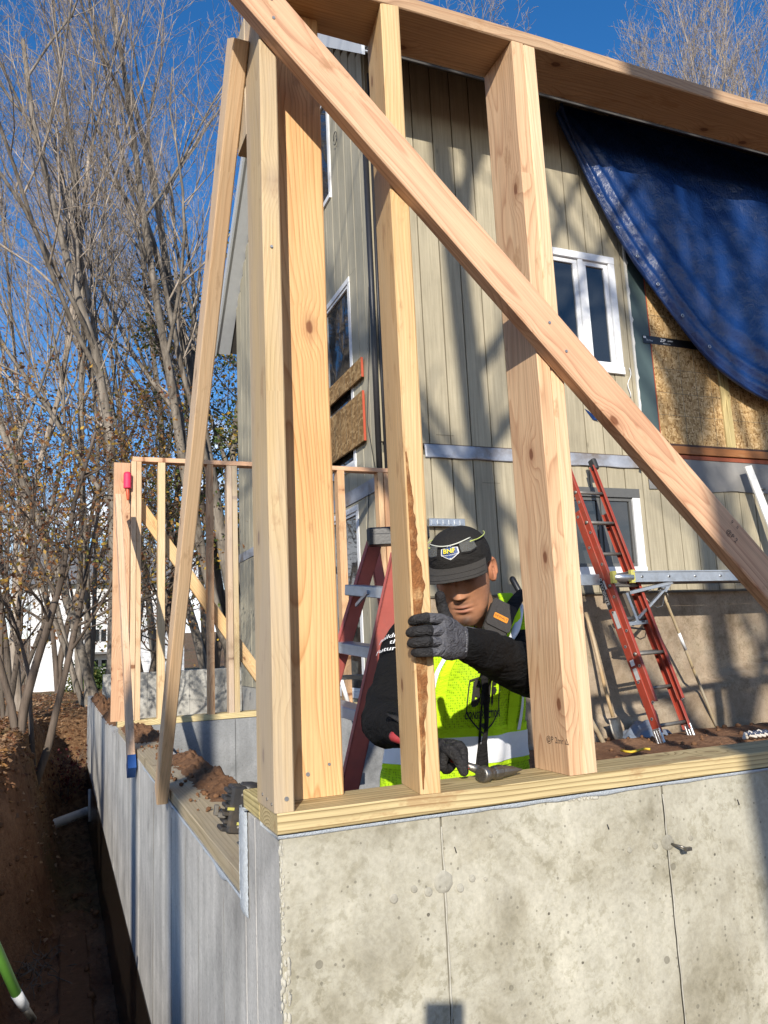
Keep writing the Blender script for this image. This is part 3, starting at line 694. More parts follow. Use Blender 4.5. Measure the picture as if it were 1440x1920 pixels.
for x0, x1, z0, z1 in ((5.253, 6.12, 2.215, 3.30), (5.253, 6.12, 3.304, 5.85), (6.25, 7.5, 2.215, 5.85), (7.504, 9.5, 2.215, 5.85)):
    solid('osb_sheet', (x0, x1), (HY-.012, HY+.028), (z0, z1), OSB, house)
solid('red_sheet_edge', (5.2465, 5.2525), (HY-.0125, HY+.02), (2.215, 4.2), REDEDGE, house)
for z in (2.52, 2.76, 3.02, 3.60, 3.90, 4.2): solid('chalk_line', (5.253, 6.12), (HY-.0128, HY-.0118), (z, z+.004), GROOVE, house)
for x in (5.60, 5.80, 6.0): solid('chalk_line', (x, x+.004), (HY-.0132, HY-.0122), (2.215, 4.2), GROOVE, house)
for z in (2.52, 2.9): solid('chalk_line', (6.25, 7.4), (HY-.0128, HY-.0118), (z, z+.004), GROOVE, house)
abox('post', (6.125, 6.245), (HY-.03, HY+.02), (2.215, 5.8), PT, house)
c0 = Yp(1205, 628, HY-.014)
solid('seam_tape', (c0.x-.0, 6.1), (HY-.0145, HY-.0125), (c0.z-.085, c0.z), TAPE, house)
v = MB()
lettering('', 'ZIP', .05, lambda x, y: Vector((c0.x+.26+x+y*.2, HY-.0152, c0.z-.035+y)), WHITEPRINT, mb=v); lettering('', 'system', .026, lambda x, y: Vector((c0.x+.36+x+y*.2, HY-.0152, c0.z-.03+y)), WHITEPRINT, mb=v)
lettering('', 'ZIPSYSTEM.COM', .014, lambda x, y: Vector((c0.x+.31+x, HY-.0152, c0.z-.068+y)), WHITEPRINT, mb=v); lettering('', 'TK flex', .03, lambda x, y: Vector((c0.x+.08+x, HY-.0152, c0.z-.05+y)), WHITEPRINT, mb=v)
v.add([(c0.x+.005, HY-.0152, c0.z-.03), (c0.x+.04, HY-.0152, c0.z-.03), (c0.x+.04, HY-.0152, c0.z-.008), (c0.x+.005, HY-.0152, c0.z-.008)], [(0, 1, 2, 3)])
v.build('tape_print', WHITEPRINT, house)
abox('ledger', (5.02, 9.5), (HY-.05, HY-.001), (2.105, 2.185), LEDGER, house)
abox('ledger_cap', (5.02, 9.5), (HY-.035, HY+.02), (2.187, 2.213), plain('dark_wood_strip', (.06, .03, .02), .8), house)
abox('ledger_base', (5.3, 9.5), (HY-.03, HY-.001), (2.055, 2.10), plain('rust_red_strip', (.24, .06, .025), .75, var=.4), house)
m = MB()
def tpf(u, v):
    x = 5.02+u*4.4; z = 2.06-v*.33+.02*noise.noise(Vector((x*3, 4, 0)))*v; return (x, HY-.019-.01*v-.012*abs(noise.noise(Vector((x*3, v*3, 7)))), z)
m.grid(tpf, 60, 8); m.build('tar_paper', TARPAPER, house)
solid('end_stop', (5.0, 5.02), (HY-.04, HY+.02), (2.0, 2.19), STUCCO, house)
# blue scrap on the planks
c = Yp(1108, 778, HY-.02); m = MB(); m.prism([(c.x-.07, HY-.018, c.z+.06), (c.x-.03, HY-.03, c.z+.035), (c.x+.08, HY-.04, c.z-.055), (c.x+.02, HY-.02, c.z-.05)], (0, 0, 0), (.002, .006, 0)); m.build('tarp_scrap', TARP, house)
m = MB(); m.tube([Yp(1180, 690+k*6, HY-.03)+Vector((.02*math.sin(k*.9), 0, 0)) for k in range(10)], .005, 5); m.build('white_wire', TRIM, house)
# hose bib and junction strip
c = Yp(838, 981, HY-.03); m = MB(); m.box(c.x-.19, c.x+.16, HY-.075, HY-.02, c.z-.035, c.z+.035, b=.006); 
for k in range(6): m.box(c.x-.17+k*.055, c.x-.14+k*.055, HY-.082, HY-.075, c.z-.02, c.z+.02)
m.build('metal_bracket', ALU, house)
for u, v_ in ((1425, 926), (1200, 872)):
    c = Yp(u, v_, HY-.05); m = MB(); m.tube([(c.x, HY-.02, c.z+.03), (c.x, HY-.09, c.z+.03), (c.x-.02, HY-.10, c.z-.03)], .016, 8); m.tube([(c.x-.035, HY-.09, c.z+.045), (c.x+.035, HY-.09, c.z+.045)], .01, 8); m.build('hose_bib', STEEL, house)
# parged foundation of the house with its rough, sloping lower course
m = MB()
def fpar(u, v):
    x = 2.3+u*7.3; z = .71-v*1.9; bank = nd_s(z, x); y = HY+.006-.16*bank+.010*noise.noise(Vector((x*1.5, z*1.5, 2)))-.02*bank*noise.noise(Vector((x*6, z*6, 4)))
    return (x, y, z)
def nd_s(z, x):
    e = -.42+.28*(x-4.5)/1.2+.05*noise.noise(Vector((x*2.2, 0, 0))); t = (e+.03-z)/.05; return max(0, min(1, t))
m.grid(fpar, 140, 60); m.build('parged_foundation', STUCCO, house)
solid('foundation_drip', (2.35, 9.5), (HY-.02, HY+.028), (.695, .7085), GROOVE, house)
# ------------------------------------------------------------------ tarp
tp = MB()
E0 = Yp(1045, 222, HY-.05); E1 = Yp(1440, 752, HY-.14)
edge = [Yp(u, v_, HY-.05-.09*k/7) for k, (u, v_) in enumerate(((1040, 215), (1075, 290), (1118, 380), (1165, 462), (1212, 532), (1270, 612), (1340, 690), (1440, 755)))]
edge += [Vector((7.6, HY-.16, 2.62)), Vector((8.6, HY-.18, 2.5)), Vector((9.5, HY-.18, 2.45))]
def ev(t):
    k = t*(len(edge)-1); i = min(int(k), len(edge)-2); q = k-i
    p0 = edge[max(i-1, 0)]; p1 = edge[i]; p2 = edge[i+1]; p3 = edge[min(i+2, len(edge)-1)]
    return .5*((2*p1)+(p2-p0)*q+(2*p0-5*p1+4*p2-p3)*q*q+(3*p1-p0-3*p2+p3)*q**3)
def tfn(u, v):
    e = ev(u); top = Vector((4.32+(9.5-4.32)*max(0, (u*1.12-.12)), HY-.03, 5.80))
    p = e.lerp(top, v); sag = math.sin(min(v, 1)*math.pi)
    d = (1-v)*((e-top).length)     # distance up from the hem
    h = (e-top).length*v
    fold = .035*math.exp(-((h-.10)/.05)**2)+.045*math.exp(-((h-.26-.05*math.sin(u*9))/.06)**2)*min(1, u*3)+.03*math.exp(-((h-.48-.1*u)/.08)**2)*min(1, u*2)
    n1 = noise.noise(Vector((p.x*1.3+p.z*.9, p.z*.5, 3)))*.07*sag+noise.noise(Vector((p.x*3.2+p.z*2.2, p.z*1.1, 8)))*.028*sag+noise.noise(Vector((p.x*9, p.z*7, 1)))*.007
    p.y = p.y-.05*sag-fold-n1-.03
    return p
tp.grid(tfn, 150, 90)
def roll(u, v):
    e = ev(u); a = v*2*math.pi; r = .022+.008*math.sin(u*23)+.01*noise.noise(Vector((u*14, 0, 0)))
    return Vector((e.x+r*.7*math.cos(a), e.y-.045+r*math.sin(a), e.z+r*.7*math.cos(a)*.6))
tp.grid(roll, 150, 8)
tarp_ = tag(tp.build('blue_tarp', TARP), 'dark blue plastic tarp draped from the house eave over the sheathing', 'tarp')
for k in range(7):
    e = ev(.12+k*.075); up_h = (Vector((7.2, HY-.03, 5.8))-e).normalized(); c = tfn(.12+k*.075, .03)+Vector((0, -.012, 0)); m = MB()
    m.tube([c+Vector((.016*math.cos(t), -.002, .016*math.sin(t))) for t in [q*math.pi/6 for q in range(13)]], .004, 6, cap=False); m.build('eyelet', ALU, tarp_)
# ------------------------------------------------------------------ ground
def sst(a, b_, x):
    t = max(0.0, min(1.0, (x-a)/(b_-a))); return t*t*(3-2*t)
def gz(x, y):
    N = lambda s, k=0: noise.noise(Vector((x*s, y*s, k)))
    # natural ground outside
    nat = -.50+.10*N(.35, 1)+.05*N(1.3, 2)-.75*sst(14, 38, y)+.03*max(0, y-46)*sst(46, 60, y)
    if x > -1.5 and y > 4.66: pass
    nat += .10*math.exp(-(((x+.75)/.3)**2))*sst(4.5, 5.5, y)*sst(9, 7, y)
    z = nat+(.07*N(4, 3)+.055*N(11, 4)+.035*N(23, 6))*sst(13, 9, y)
    # trench along the left wall
    fl = -1.84+.62*sst(10.1, 11.0, y)+.06*N(2.2, 5)+.06*N(6, 7)+.045*N(15, 8)
    edge = -.84+.35*sst(4.2, 6.2, y)+.04*N(.9, 9)-.10*math.exp(-((y-9.8)/.5)**2)
    t = sst(edge-.25, edge+.20, x)*sst(12.3, 10.9, y)*sst(-3.2, -2.0, y)
    if x < .1 or y > 10.9: z = z*(1-t)+fl*t
    # place where the photographer stands
    if y < 0 and x > -.2: z = min(z, -1.25+.04*N(2, 3))
    elif y < 0:
        q = sst(-.2, -1.2, y)*sst(-1.6, -.7, x); z = z*(1-q)+(-1.25)*q
    # inside the foundation
    if x > .1 and .1 < y < HY+.1:
        zi = -.98+.44*sst(1.2, 3.0, x)*sst(.5, 2.2, y)+.04*N(1.7, 4)+.03*N(5, 6)
        zi -= .10*sst(3.9, 4.5, y)*sst(1.2, 3.0, x)
        z = zi
    elif x > .1 and HY+.1 <= y < 10.8: z = -.62+.05*N(2, 2)
    if x > .2 and y <= 0.1 and y > -.1: z = -1.25
    return z
def axis_pts(segs):
    out = []
    for a, b_, n in segs: out += [a+(b_-a)*k/n for k in range(n)]
    return out+[segs[-1][1]]
gx = axis_pts([(-320, -60, 8), (-60, -12, 16), (-12, -3, 18), (-3, -1.9, 14), (-1.9, .1, 64), (.1, .16, 1), (.16, 8, 60), (8, 60, 12), (60, 320, 8)])
gy = axis_pts([(-120, -20, 6), (-20, -4, 10), (-4, -.1, 26), (-.1, .1, 2), (.1, 4.66, 58), (4.66, 12, 92), (12, 24, 30), (24, 60, 18), (60, 420, 10)])
gm = MB(); vs = [(x, y, gz(x, y)) for y in gy for x in gx]; nx = len(gx)
gm.add(vs, [(j*nx+i, j*nx+i+1, (j+1)*nx+i+1, (j+1)*nx+i) for j in range(len(gy)-1) for i in range(nx-1)], 0, True)
GRD, nt, b = newmat('soil', .95, spec=.15); p = nd(nt, 'NewGeometry').outputs['Position']
soil = mix(nt, ramp(nt, noi(nt, p, 2.5, 6, .65), [(.35, 0.0), (.65, 1.0)]), (.20, .098, .053), (.37, .205, .115))
soil = mix(nt, .6, soil, ramp(nt, noi(nt, p, 26, 7, .7), [(.3, .5), (.65, 1.25)]), 'MULTIPLY')
sp = nd(nt, 'SeparateXYZ', {0: p})
litter = mix(nt, ramp(nt, noi(nt, p, 14, 6, .7), [(.38, 0.0), (.62, 1.0)]), (.12, .06, .03), (.32, .19, .10))
litter = mix(nt, ramp(nt, noi(nt, p, .5, 3), [(.45, 0.0), (.6, .35)]), litter, (.10, .12, .045))
lm = mth(nt, 'MULTIPLY', ramp(nt, mth(nt, 'ADD', mth(nt, 'DIVIDE', sp.outputs[1], 14.0), mth(nt, 'MULTIPLY_ADD', noi(nt, p, 1.4, 4), .35, -.17)), [(.40, 0.0), (.50, 1.0)]), 1.0)
lawn = mix(nt, noi(nt, p, 3, 5), (.05, .11, .02), (.11, .17, .045))
soil = mix(nt, lm, soil, litter); soil = mix(nt, ramp(nt, mth(nt, 'DIVIDE', sp.outputs[1], 60.0), [(.37, 0.0), (.40, 1.0), (.54, 1.0), (.58, 0.0)]), soil, lawn)
setb(nt, b, 'Base Color', soil)
bump(nt, b, mth(nt, 'ADD', noi(nt, p, 16, 8, .7), mth(nt, 'MULTIPLY', noi(nt, p, 70, 4), .4)), 1.0, .06)
tag(gm.build('ground', GRD), 'reddish brown bare earth and leaf-strewn woodland floor', None, None, 'structure')
DRIVE = plain('pale_path', (.42, .41, .40), .8, var=.1)
m = MB(); m.grid(lambda u, v: (-40+u*60, 21.5+v*1.2+.3*math.sin(u*9), gz(-40+u*60, 21.5+v*1.2)+.05), 40, 2)
tag(m.build('path', DRIVE), 'pale path crossing behind the woodland edge', None, None, 'structure')
# clods on the walls and in the trench
CLOD, nt, b = newmat('soil_clod', .95, spec=.12); p = nd(nt, 'NewGeometry').outputs['Position']
setb(nt, b, 'Base Color', mix(nt, noi(nt, p, 22, 6, .7), (.10, .05, .026), (.26, .14, .075))); bump(nt, b, noi(nt, p, 60, 6, .7), .9, .012)
def heap(name, x0, x1, y0, y1, zb, h, label, parent=None, seed=0, shape=None, res=46):
    m = MB()
    def fn(u, v):
        x = x0+(x1-x0)*u; y = y0+(y1-y0)*v
        e = min(u, 1-u, .5)*2; e2 = min(v, 1-v, .5)*2; k = min(1, e*2.4)*min(1, e2*4)
        n = .5+.5*noise.noise(Vector((x*9, y*4+seed, seed)))+.6*noise.noise(Vector((x*22, y*18, seed+3)))+.35*noise.noise(Vector((x*60, y*50, seed)))
        s_ = shape(u, v) if shape else 1
        return (x+.012*noise.noise(Vector((x*30, y*30, 1))), y, zb-.004+max(0, h*k*n*s_))
    m.grid(fn, res, res*2, 0, True)
    return tag(m.build(name, CLOD), label, None, None, 'stuff')
heap('dirt_heap', .0, .20, 3.2, 4.3, -.152, .05, 'brown dirt on the sill by the far post', seed=2)
heap('dirt_heap', .07, .24, 1.15, 2.6, -.153, .045, 'loose brown dirt along the low side sill', seed=5, shape=lambda u, v: .25+u)
heap('dirt_heap', .0, .20, 5.2, 10.2, -.238, .10, 'brown dirt heaped on the far side wall', seed=9, shape=lambda u, v: .4+.9*abs(math.sin(v*9)))
m = MB(); rg = random.Random(11)
for k in range(900):
    y = rg.uniform(2.0, 10.3); x = rg.uniform(-1.5, -.06); s_ = rg.uniform(.006, .016)*rg.choice((1, 1, 1, 2.2))
    crumb(m, (x, y, gz(x, y)+s_*.3), (s_, s_*1.2, s_*.8), 400+k)
for k in range(260):
    y = rg.uniform(1.2, 4.5); x = rg.uniform(2.0, 6.4); s_ = rg.uniform(.008, .03)
    crumb(m, (x, y, gz(x, y)+s_*.3), (s_, s_, s_*.8), 900+k)
for k in range(160):
    y = rg.uniform(.9, 4.2); x = rg.uniform(.02, .2); s_ = rg.uniform(.003, .012)
    crumb(m, (x, y, -.151+s_*.5), (s_, s_, s_*.8), 1300+k)
tag(m.build('soil_clods', CLOD), 'scattered earth clods in the trench and by the house', None, None, 'stuff')
# ------------------------------------------------------------------ trees
def bark(name, light, dark, sc=1.0):
    m, nt, b = newmat(name, .85, spec=.2); tc = nd(nt, 'NewGeometry').outputs['Position']
    n1 = noi(nt, vmul(nt, tc, (9*sc, 9*sc, 1.6*sc)), 1.0, 5, .65); n2 = noi(nt, tc, 1.1, 4, .6)
    c = mix(nt, ramp(nt, n1, [(.32, 0.0), (.62, 1.0)]), dark, light)
    c = mix(nt, ramp(nt, n2, [(.4, 0.0), (.7, .5)]), c, (.095, .085, .07))
    setb(nt, b, 'Base Color', c); bump(nt, b, n1, .6, .03); return m
BARK1 = bark('grey_bark', (.27, .235, .195), (.055, .044, .035)); BARK2 = bark('pale_bark', (.46, .39, .32), (.11, .085, .065)); BARK3 = bark('dark_bark', (.15, .115, .09), (.045, .034, .027))
def rot(d, ax, a): return Matrix.Rotation(a, 3, ax) @ d
class Tree:
    def __init__(s, seed): s.r = random.Random(seed); s.segs = []; s.tips = []
    def grow(s, p, d, L, rad, lvl, spec):
        r = s.r; k, wob, trop, taper = spec['n'][lvl], spec['wob'][lvl], spec['trop'][lvl], spec['taper']
        pts = [p.copy()]; rads = [rad]; st = L/k; ds = [d.copy()]
        for i in range(k):
            d = d+Vector((r.gauss(0, wob), r.gauss(0, wob), r.gauss(0, wob)))+spec['dir']*trop; d.normalize()
            p = p+d*st; pts.append(p.copy()); rads.append(max(spec['rmin'], rad*(1-(1-taper)*(i+1)/k))); ds.append(d.copy())
        s.segs.append((pts, rads, lvl))
        s.branch(pts, rads, ds, L, lvl, spec)
    def branch(s, pts, rads, ds, L, lvl, spec):
        r = s.r
        if lvl >= spec['max']: s.tips.append(pts[-1]); s.tips.append(pts[len(pts)//2]); return
        nch = spec['kids'][lvl]; k = len(pts)-1; t0 = spec['start'][lvl]
        for c in range(nch):
            t = t0+(1-t0)*(c+r.random())/nch; f = t*k; i = min(int(f), k-1); q = f-i
            bp = pts[i].lerp(pts[i+1], q); bd = ds[min(i+1, k)]; br_ = rads[i]*(1-q)+rads[i+1]*q
            ax = bd.orthogonal().normalized(); ax = rot(ax, bd, r.uniform(0, 6.283))
            nd_ = rot(bd, ax, math.radians(r.uniform(*spec['ang'][lvl])))
            s.grow(bp, nd_, L*spec['ratio'][lvl]*r.uniform(.7, 1.15)*(1-.45*t), max(spec['rmin'], br_*r.uniform(.45, .65)), lvl+1, spec)
    def mesh(s, name, mat, parent, lo=0, hi=99, sides=(9, 6, 5, 4, 3, 3, 3), loc=None):
        V = []; Fc = []; o = 0
        for pts, rads, lvl in s.segs:
            if not lo <= lvl <= hi: continue
            n = sides[lvl]; up = None; L = len(pts)
            cs = [(math.cos(6.2832*k/n), math.sin(6.2832*k/n)) for k in range(n)]
            for i, p in enumerate(pts):
                d = (pts[min(i+1, L-1)]-pts[max(i-1, 0)])
                if d.length < 1e-9: d = Vector((0, 0, 1))
                d.normalize()
                if up is None: up = d.orthogonal().normalized()
                else:
                    up = up-d*up.dot(d); up = up.normalized() if up.length > 1e-6 else d.orthogonal().normalized()
                sd = d.cross(up); rr_ = rads[i]
                for cx, sx_ in cs: V.append(p+(up*cx+sd*sx_)*rr_)
            for i in range(L-1):
                a = o+i*n
                for k in range(n):
                    k2 = (k+1) % n; Fc.append((a+k, a+k2, a+n+k2, a+n+k))
            o += L*n
        me = bpy.data.meshes.new(name)
        if loc is not None: V = [v-Vector(loc) for v in V]
        arr = np.array([c for v in V for c in v], dtype=np.float32)
        me.vertices.add(len(V)); me.vertices.foreach_set('co', arr)
        nf = len(Fc); me.loops.add(nf*4); me.polygons.add(nf)
        me.loops.foreach_set('vertex_index', np.array(Fc, dtype=np.int32).ravel())
        me.polygons.foreach_set('loop_start', np.arange(0, nf*4, 4, dtype=np.int32)); me.polygons.foreach_set('loop_total', np.full(nf, 4, dtype=np.int32))
        me.polygons.foreach_set('use_smooth', np.ones(nf, dtype=bool))
        me.materials.append(mat); me.update(calc_edges=True)
        ob = bpy.data.objects.new(name, me); COL.objects.link(ob)
        if loc is not None: ob.location = loc
        if parent is not None: adopt(ob, parent)
        return ob
def spec(maxl=4, kids=(9, 8, 6, 5), ang=((18, 40), (22, 48), (22, 55), (25, 60)), ratio=(.62, .55, .5, .5), trop=(.02, .07, .06, .04, .03), n=(9, 7, 5, 4, 3), wob=(.06, .09, .11, .13, .15), start=(.3, .2, .15, .15), rmin=.0024, taper=.3, dr=(0, 0, 1)):
    return dict(max=maxl, kids=kids, ang=ang, ratio=ratio, trop=trop, n=n, wob=wob, start=start, rmin=rmin, taper=taper, dir=Vector(dr))
def bare_tree(name, label, loc, stems, L, rad, sp_, mat, seed, group='bare trees behind the site', twigmat=None):
    """stems: list of (direction, length scale, radius scale)"""
    t = Tree(seed); base = Vector(loc)
    o = thing(name, label, 'tree', loc, group)
    for d, ls_, rs_ in stems: t.grow(base-Vector((0, 0, .2)), Vector(d).normalized(), L*ls_, rad*rs_, 0, sp_)
    if sp_['max'] <= 2: t.mesh('trunk', mat, o, 0, 9, loc=loc)
    else: t.mesh('trunk', mat, o, 0, 1, loc=loc); t.mesh('branches', twigmat or (BARK2 if mat == BARK1 else mat), o, 2, 9, loc=loc)  # grey trees get paler twigs, their sunlit look put into the colour
    return o, t
def copy_thing(o, loc, rz=0.0, sc=1.0, label=None):
    r = o.copy(); COL.objects.link(r); r.location = loc; r.rotation_euler = (0, 0, rz); r.scale = (sc, sc, sc)
    if label: r['label'] = label
    for ch in o.children:
        c = ch.copy(); COL.objects.link(c); c.parent = r
    return r
def gpt(u, v, y, z=None):
    p = Yp(u, v, y); return (p.x, p.y, gz(p.x, p.y) if z is None else z)
vase = spec(4, (9, 8, 7, 4), dr=(-.34, 0, 1), trop=(.03, .09, .09, .07, .05))
fine = spec(4, (9, 7, 6, 4), ang=((14, 30), (18, 36), (20, 45), (20, 50)), ratio=(.6, .55, .5, .5), trop=(.03, .1, .1, .09, .07), dr=(-.26, 0, 1))
# (1) big grey tree by the gable, leaning up and left over the frame
p = gpt(470, 1280, 13.5)
bare_tree('bare_tree', 'large grey bare tree rising behind the corner studs, limbs fanning to the upper left', p, [((-.16, .0, 1), 1.0, 1.0), ((-.40, -.02, 1), 1.02, .75), ((-.02, .12, 1), .95, .7)], 13.5, .15, vase, BARK1, 21)
p = gpt(215, 1290, 11.5)
bare_tree('bare_tree', 'forked dark trunk just left of the far wall frame', p, [((-.05, 0, 1), 1.0, 1.0), ((-.36, .05, 1), .9, .7)], 11.5, .11, spec(4, (11, 7, 6, 4), start=(.28, .2, .15, .15), dr=(-.30, 0, 1)), BARK1, 22)
p = gpt(165, 1290, 13)
o_, _ = bare_tree('bare_tree', 'slender dark bare tree rising above the white house', p, [((-.14, 0, 1), 1.0, 1.0), ((-.28, .1, 1), .95, .8), ((.0, .05, 1), .9, .7)], 12.5, .062, fine, BARK1, 23)
p = gpt(40, 1290, 12.5)
bare_tree('bare_tree', 'pale bare tree at the left edge of the picture', p, [((-.08, 0, 1), 1.0, 1.0), ((-.22, .1, 1), .9, .8)], 12.5, .06, fine, BARK2, 24)
p = gpt(395, 1270, 21)
bare_tree('bare_tree', 'tall leaning bare tree seen between the far studs', p, [((-.12, 0, 1), 1.0, 1.0), ((.02, .1, 1), .9, .7)], 16, .14, vase, BARK1, 25)
p = gpt(150, 1270, 19)
bare_tree('bare_tree', 'tall distant bare tree left of the far wall frame', p, [((-.04, 0, 1), 1.0, 1.0), ((-.16, .1, 1), .95, .8)], 15, .09, fine, BARK1, 26)
p = gpt(300, 1270, 24)
o3_, _ = bare_tree('bare_tree', 'distant bare tree rising behind the far wall frame', p, [((-.06, 0, 1), 1.0, 1.0), ((-.2, .1, 1), .95, .8)], 17, .11, fine, BARK1, 27)
for k, (u_, yy, sc_) in enumerate(((40, 52, 1.0), (110, 55, 1.05), (170, 50, .95), (235, 56, 1.1), (290, 52, 1.0), (345, 58, 1.1), (400, 50, 1.0), (440, 54, 1.0), (-40, 55, 1.1))):
    c = Yp(u_, 1280, yy); copy_thing((o_, o3_)[k % 2], (c.x, yy, gz(c.x, yy)-.3), k*1.3, sc_*.85, 'bare brown tree in the distant woods behind the white house')['group'] = 'trees of the distant woods'
# trees behind the house
c = Yp(1330, 300, 22)
bare_tree('bare_tree', 'fine pale bare tree over the roof at the upper right', (c.x, 22, -1.0), [((.0, 0, 1), 1.0, 1.0), ((.12, 0, 1), 1.0, .8), ((-.1, 0, 1), .96, .8), ((.22, .1, 1), .95, .8)], 25.5, .19, spec(4, (16, 9, 7, 5), ang=((10, 24), (14, 30), (18, 38), (20, 45)), start=(.4, .2, .15, .15), trop=(.02, .1, .1, .08, .06), rmin=.006), BARK2, 28, 'bare trees behind the house')
c = Yp(930, 300, 20)
bare_tree('bare_tree', 'thin bare tree peeping over the top plate', (c.x, 20, -1.0), [((-.03, 0, 1), 1.0, 1.0), ((.06, 0, 1), .97, .8)], 18.5, .16, spec(4, (14, 9, 7, 4), start=(.4, .2, .15, .15), rmin=.005), BARK1, 29, 'bare trees behind the house')
# trees behind the photographer, whose limbs dapple the house
def back_pt(l, back): return (l*.906-back*.424, -l*.424-back*.906)
for i, (l, bk, L_, rd, st_, sd) in enumerate(((1.42, 4.6, 13, .20, [((-.070, .033, 1), 1, 1)], 41), (3.6, 11, 15, .22, [((-.06, 0, 1), 1, 1), ((.14, .0, 1), .95, .8)], 42), (5.3, 15, 17, .26, [((-.10, .05, 1), 1, 1), ((.1, 0, 1), .9, .8)], 43))):
    x, y = back_pt(l, bk)
    bare_tree('bare_tree', ('bare tree standing close behind the photographer', 'large bare tree well behind the photographer', 'broad bare tree farthest behind the photographer')[i], (x, y, gz(x, y)), st_, L_, rd, spec(2, (9, 7, 5, 4), wob=(.018, .07, .1, .12, .1), trop=(.0, .07, .06, .04), start=(.40, .25, .2, .2), rmin=.018, taper=.45), BARK1, sd, 'bare trees behind the photographer')
for (l, bk, rd, sd, lb) in ((-1.20, 4.2, .085, 45, 'slender bare tree left of and behind the photographer'), (-.52, 6.2, .10, 46, 'bare tree behind the photographer, right of the slender one'), (-2.6, 6.5, .13, 47, 'leaning bare tree far to the left behind the photographer')):
    x, y = back_pt(l, bk); bare_tree('bare_tree', lb, (x, y, gz(x, y)), [((-.02, .01, 1), 1, 1)], 9, rd, spec(2, (8, 6, 5), wob=(.02, .08, .1), start=(.40, .25, .2), rmin=.010), BARK1, sd, 'bare trees behind the photographer')
# ------------------------------------------------------------------ leaves
def leafmat(name):
    m, nt, b = newmat(name, .6, spec=.3)
    a = nd(nt, 'Attribute', attribute_name='tint').outputs['Color']; setb(nt, b, 'Base Color', a)
    tr = nd(nt, 'BsdfTranslucent', {'Color': a}); mx = nd(nt, 'MixShader', {0: .35, 1: b.outputs[0], 2: tr.outputs[0]})
    nt.links.new(mx.outputs[0], nt.nodes['Material Output'].inputs[0]); return m
LEAF = leafmat('leaf')
def leaves(name, pts, size, cols, parent, seed, flat=False, loc=None):
    rg = random.Random(seed); V = []; Fc = []; T = []
    o3 = Vector(loc) if loc is not None else Vector((0, 0, 0))
    for p in pts:
        s_ = size*rg.uniform(.6, 1.3)
        n = Vector((rg.gauss(0, 1), rg.gauss(0, 1), rg.gauss(0, 1)+(3 if flat else 0))).normalized(); a = n.orthogonal().normalized(); a = rot(a, n, rg.uniform(0, 6.28)); b2 = n.cross(a)
        q = Vector(p)-o3; k = len(V); cv = n*s_*rg.uniform(-.25, .25)
        V += [q-a*s_*.55, q+b2*s_*.34-a*s_*.05+cv, q+a*s_*.6, q-b2*s_*.34-a*s_*.05+cv]; Fc += [(k, k+1, k+3), (k+1, k+2, k+3)]
        c = rg.choice(cols); g = rg.uniform(.7, 1.25); T += [(c[0]*g, c[1]*g, c[2]*g, 1)]*4
    me = bpy.data.meshes.new(name); me.from_pydata(V, [], Fc); at = me.color_attributes.new('tint', 'FLOAT_COLOR', 'POINT')
    at.data.foreach_set('color', [c for t in T for c in t]); me.materials.append(LEAF); me.update()
    ob = bpy.data.objects.new(name, me); COL.objects.link(ob)
    if loc is not None: ob.location = loc
    if parent is not None: adopt(ob, parent)
    return ob
RUST = [(.20, .085, .04), (.26, .12, .05), (.15, .07, .04), (.33, .17, .06)]; YEL = [(.50, .32, .045), (.42, .25, .05), (.55, .38, .08), (.30, .17, .05)]
GRN = [(.05, .09, .02), (.08, .12, .03), (.12, .15, .04), (.22, .20, .05)]; MIXC = RUST+RUST+[(.45, .27, .06), (.12, .12, .04)]; CRIM = [(.085, .013, .016), (.12, .022, .022), (.05, .011, .013)]
def leafy(name, label, loc, stems, L, rad, sp_, mat, seed, cols, nleaf, size, group='leafy understorey trees', spread=.22):
    o, t = bare_tree(name, label, loc, stems, L, rad, sp_, mat, seed, group)
    rg = random.Random(seed+5); pts = []
    for k in range(nleaf):
        q = rg.choice(t.tips); pts.append(q+Vector((rg.gauss(0, spread), rg.gauss(0, spread), rg.gauss(0, spread*.8))))
    leaves('foliage', pts, size, cols, o, seed, loc=loc); return o
und = spec(3, (9, 7, 5), ang=((25, 60), (30, 65), (30, 70)), ratio=(.6, .55, .5), trop=(.03, .03, .02, .0), n=(8, 6, 4, 3), wob=(.1, .14, .16, .2), start=(.2, .2, .2), rmin=.0026)
und2 = spec(3, (8, 7, 5), ang=((25, 60), (30, 65), (30, 70)), ratio=(.6, .55, .5), trop=(.03, .03, .02, .0), n=(8, 6, 4, 3), wob=(.1, .14, .16, .2), start=(.34, .2, .2), rmin=.0022)
leafy('understorey_tree', 'rust-leaved small tree with two dark trunks at the left edge', gpt(34, 1385, 7.3), [((.12, 0, 1), 1, 1), ((-.15, 0, 1), 1, .8)], 3.4, .05, und2, BARK3, 51, MIXC, 2100, .050)
leafy('understorey_tree', 'small tree with a crooked pale trunk and yellow-brown leaves, left of the wall', gpt(66, 1385, 7.6), [((.28, 0, 1), 1, 1), ((-.1, .1, 1), .9, .7)], 3.4, .042, und2, BARK3, 52, RUST+YEL, 1800, .05)
leafy('understorey_tree', 'brown-leaved tree at the far left, behind the twin trunks', gpt(10, 1330, 11), [((.08, 0, 1), 1, 1), ((-.2, .1, 1), .9, .8)], 5.0, .045, und, BARK3, 54, MIXC, 1500, .055)
leafy('understorey_tree', 'brown and yellow tree left of the far wall frame', gpt(190, 1310, 14), [((.0, 0, 1), 1, 1), ((-.2, .1, 1), .9, .8)], 6.3, .07, und, BARK3, 55, MIXC+YEL, 1100, .06)
